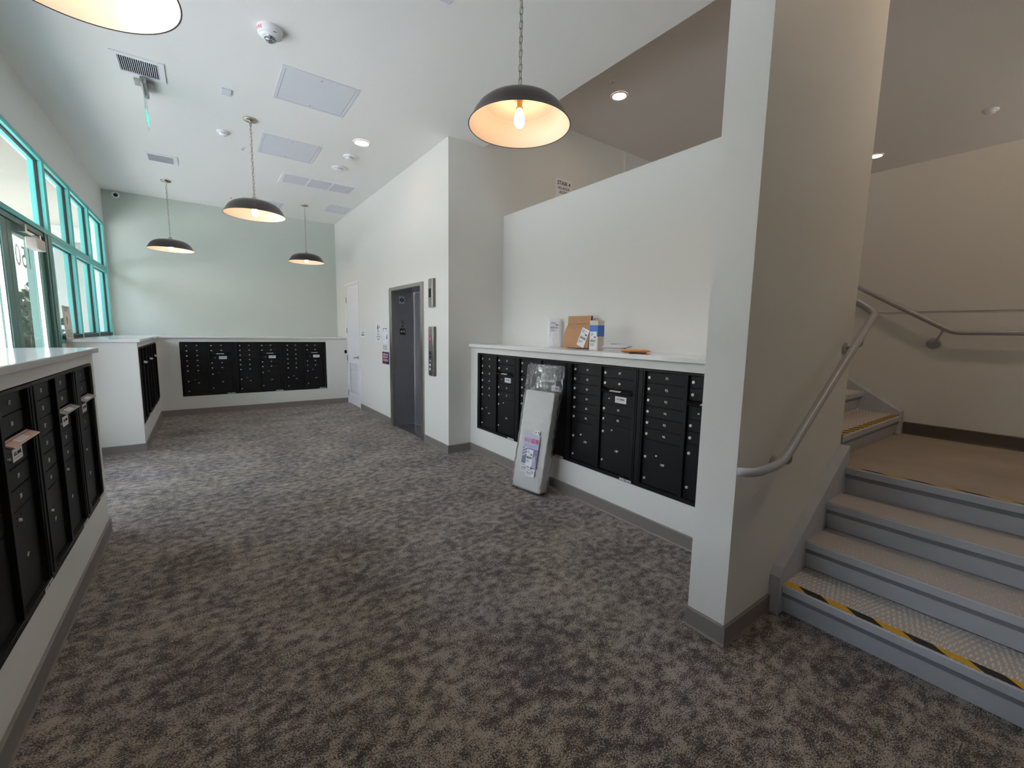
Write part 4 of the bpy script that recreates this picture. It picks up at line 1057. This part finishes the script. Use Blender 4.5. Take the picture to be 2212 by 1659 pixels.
# ------------------------------------------------------------------ the wrapped rug pad
t = thing('rug_pad_package', 'plastic wrapped rolled rug pad leaning on the mailboxes', 'rug pad package')
def soft_box(name, w_, d, z0, z1, mt, seed, amp, parent, nz=60, taper=None, rnd_=0.07):
    r_ = random.Random(seed); ph = [r_.uniform(0, 6.3) for _ in range(12)]
    mb = MB()
    def disp(a, b, c):
        return amp*(math.sin(9*a+17*c+ph[0])*math.sin(11*c-6*a+ph[1])+0.7*math.sin(23*a+9*c+ph[2]+5*b)*math.sin(29*c+ph[3])+0.3*math.sin(31*c+13*a+ph[4]))
    ring = []
    n_ = 56
    for k in range(n_):
        a = 2*PI*k/n_; ca, sa = math.cos(a), math.sin(a); e = 0.14
        ring.append((math.copysign(abs(ca)**e, ca), math.copysign(abs(sa)**e, sa)))
    vs = []; fs = []
    L = nz+1
    for j in range(L):
        v = j/nz; z = z0+(z1-z0)*v
        edge = min(v, 1-v)*(z1-z0)
        rr = 1-rnd_*max(0, 1-edge/0.022)**2
        tw, td = (taper(v) if taper else (1, 1))
        for (cx_, cy_) in ring:
            dd = disp(cx_, cy_, v*2.2)
            low = 1+0.9*max(0.0, 0.45-v)
            vs.append((cx_*(w_/2*tw*rr+0.4*dd), cy_*(d/2*td*rr+dd*low), z))
    for j in range(nz):
        for k in range(n_): fs.append((j*n_+k, j*n_+(k+1) % n_, (j+1)*n_+(k+1) % n_, (j+1)*n_+k))
    fs.append(tuple(range(n_))[::-1]); fs.append(tuple(nz*n_+k for k in range(n_)))
    mb.add(vs, fs, None, True); return mb.build(name, mt, parent)
soft_box('felt_pad', 0.355, 0.094, 0.012, 0.955, felt_m, 5, 0.0032, t, taper=lambda v: (1.0, 1.06-0.25*v))
soft_box('plastic_bag', 0.375, 0.118, 0.001, 1.205, film_m, 9, 0.0028, t, nz=90, taper=lambda v: (1+0.02*v, 1.02-0.10*v))
RUG = t
# printed insert
PY = -0.0655
ins = MB().add([(-0.085, PY, 0.235), (0.105, PY, 0.235), (0.105, PY, 0.545), (-0.085, PY, 0.545)], [(0,1,2,3)], lilac_m)
def ib(a, b, c, d_, mt, k=1): ins.add([(a, PY-0.0006*k, c), (b, PY-0.0006*k, c), (b, PY-0.0006*k, d_), (a, PY-0.0006*k, d_)], [(0,1,2,3)], mt)
ib(-0.085, 0.105, 0.235, 0.415, lilacdk_m)
ins.add([(-0.02, PY-0.0010, 0.24), (0.10, PY-0.0010, 0.24), (0.08, PY-0.0010, 0.36)], [(0,1,2)], lilac_m)
for k in range(3): ins.add([(-0.08, PY-0.001, 0.33+0.03*k), (-0.03, PY-0.001, 0.36+0.03*k), (-0.03, PY-0.001, 0.368+0.03*k), (-0.08, PY-0.001, 0.338+0.03*k)], [(0,1,2,3)], paper_m)
ib(-0.07, 0.07, 0.432, 0.435, lilacdk_m)
add_text(ins, 'NON SLIP', 0.052, (-0.042, PY-0.0012, 0.488), (1,0,0), (0,0,1), mat('pink print', (226, 130, 158), 0.5), 0.0004, 0.33)
add_text(ins, 'RUG PAD', 0.058, (0.052, PY-0.0012, 0.486), (1,0,0), (0,0,1), red_m, 0.0012, 0.36)
ins.build('printed_insert', None, t)
for (a, b, c, d_, sd) in ((-0.03, 0.05, 0.255, 0.405, 31), (-0.085, 0.04, 0.185, 0.262, 32), (-0.01, 0.098, 0.155, 0.225, 33)):
    label_on('shipping_label', t, a, b, c, d_, PY-0.0016-0.0006*(sd-31), sd)
tg = MB().add([(0.03, PY-0.001, 0.555), (0.09, PY-0.001, 0.555), (0.095, PY-0.001, 0.595), (0.035, PY-0.001, 0.595)], [(0,1,2,3)], paper_m)
tg.box(0.042, 0.054, PY-0.0016, PY-0.001, 0.566, 0.582, txt_grey); tg.box(0.072, 0.084, PY-0.0016, PY-0.001, 0.568, 0.584, txt_grey); tg.build('size_tag', None, t)
for ch in RUG.children:
    for vv in ch.data.vertices: vv.co.x += 0.075*vv.co.z
t.rotation_mode = 'XYZ'
dirv = Vector((0.055, -0.36, 0)).normalized()
t.location = (2.445, 3.08, 0.007); t.rotation_euler = (-0.090, 0, math.atan2(dirv.y, dirv.x))

# ------------------------------------------------------------------ outside
struct('floor_outside', MB().box(-30, XW-0.16, -30, 45, -0.15, -0.02), concrete_m, 'pale paving outside')
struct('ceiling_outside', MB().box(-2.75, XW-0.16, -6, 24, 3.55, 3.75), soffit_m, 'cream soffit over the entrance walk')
struct('trim_3', MB().box(-2.75, XW-0.17, 13.0, 13.3, 3.28, 3.549), mat('grey beam', (150, 152, 150), 0.8), 'grey beam under the soffit')
tag(MB().box(-2.0, -1.68, 6.75, 7.05, -0.02, 3.54).build('stone_column', stone_m), 'tan column outside, seen through the left entrance door', 'column')
def shrub(x, y, h, label, seed):
    r_ = random.Random(seed)
    t = thing('shrub', label, 'shrub', (x, y, -0.02), 0, 'leafy shrubs outside the entrance')
    st_, lf_ = MB(), MB()
    for k in range(9):
        a = r_.uniform(0, 2*PI); q = r_.uniform(0.1, 0.38)
        p0 = Vector((0.05*math.cos(a), 0.05*math.sin(a), 0.02)); p1 = Vector((q*0.6*math.cos(a), q*0.6*math.sin(a), h*0.5)); p2 = Vector((q*math.cos(a), q*math.sin(a), h*r_.uniform(0.8, 1.0)))
        st_.tube([p0, p1, p2], 0.007, 5)
        for i in range(62):
            tt = r_.uniform(0.12, 1.0); c_ = p0.lerp(p1, tt*2) if tt < 0.5 else p1.lerp(p2, tt*2-1)
            dr = Vector((r_.uniform(-1, 1), r_.uniform(-1, 1), r_.uniform(-0.5, 0.9))).normalized(); l = r_.uniform(0.10, 0.17)
            sd = dr.cross(Vector((r_.uniform(-1, 1), r_.uniform(-1, 1), 1.0))).normalized()*l*0.3; nn = sd.cross(dr).normalized()*l*0.08
            c_ = c_+dr*0.03
            lf_.add([c_, c_+dr*l*0.35+sd+nn, c_+dr*l*0.75+sd*0.8+nn, c_+dr*l, c_+dr*l*0.75-sd*0.8+nn, c_+dr*l*0.35-sd+nn, c_+dr*l*0.5-nn], [(0,6,1),(1,6,2),(2,6,3),(3,6,4),(4,6,5),(5,6,0)], None, True)
    st_.build('stem', bark_m, t); lf_.build('leaves', green_m, t)
shrub(-1.88, 8.15, 1.88, 'leafy green shrub filling the right entrance door glass', 3)
shrub(-2.10, 9.0, 2.15, 'taller leafy shrub behind the first one outside the doors', 4)
shrub(-2.45, 10.1, 2.2, 'leafy shrub farthest along the outside wall', 5)
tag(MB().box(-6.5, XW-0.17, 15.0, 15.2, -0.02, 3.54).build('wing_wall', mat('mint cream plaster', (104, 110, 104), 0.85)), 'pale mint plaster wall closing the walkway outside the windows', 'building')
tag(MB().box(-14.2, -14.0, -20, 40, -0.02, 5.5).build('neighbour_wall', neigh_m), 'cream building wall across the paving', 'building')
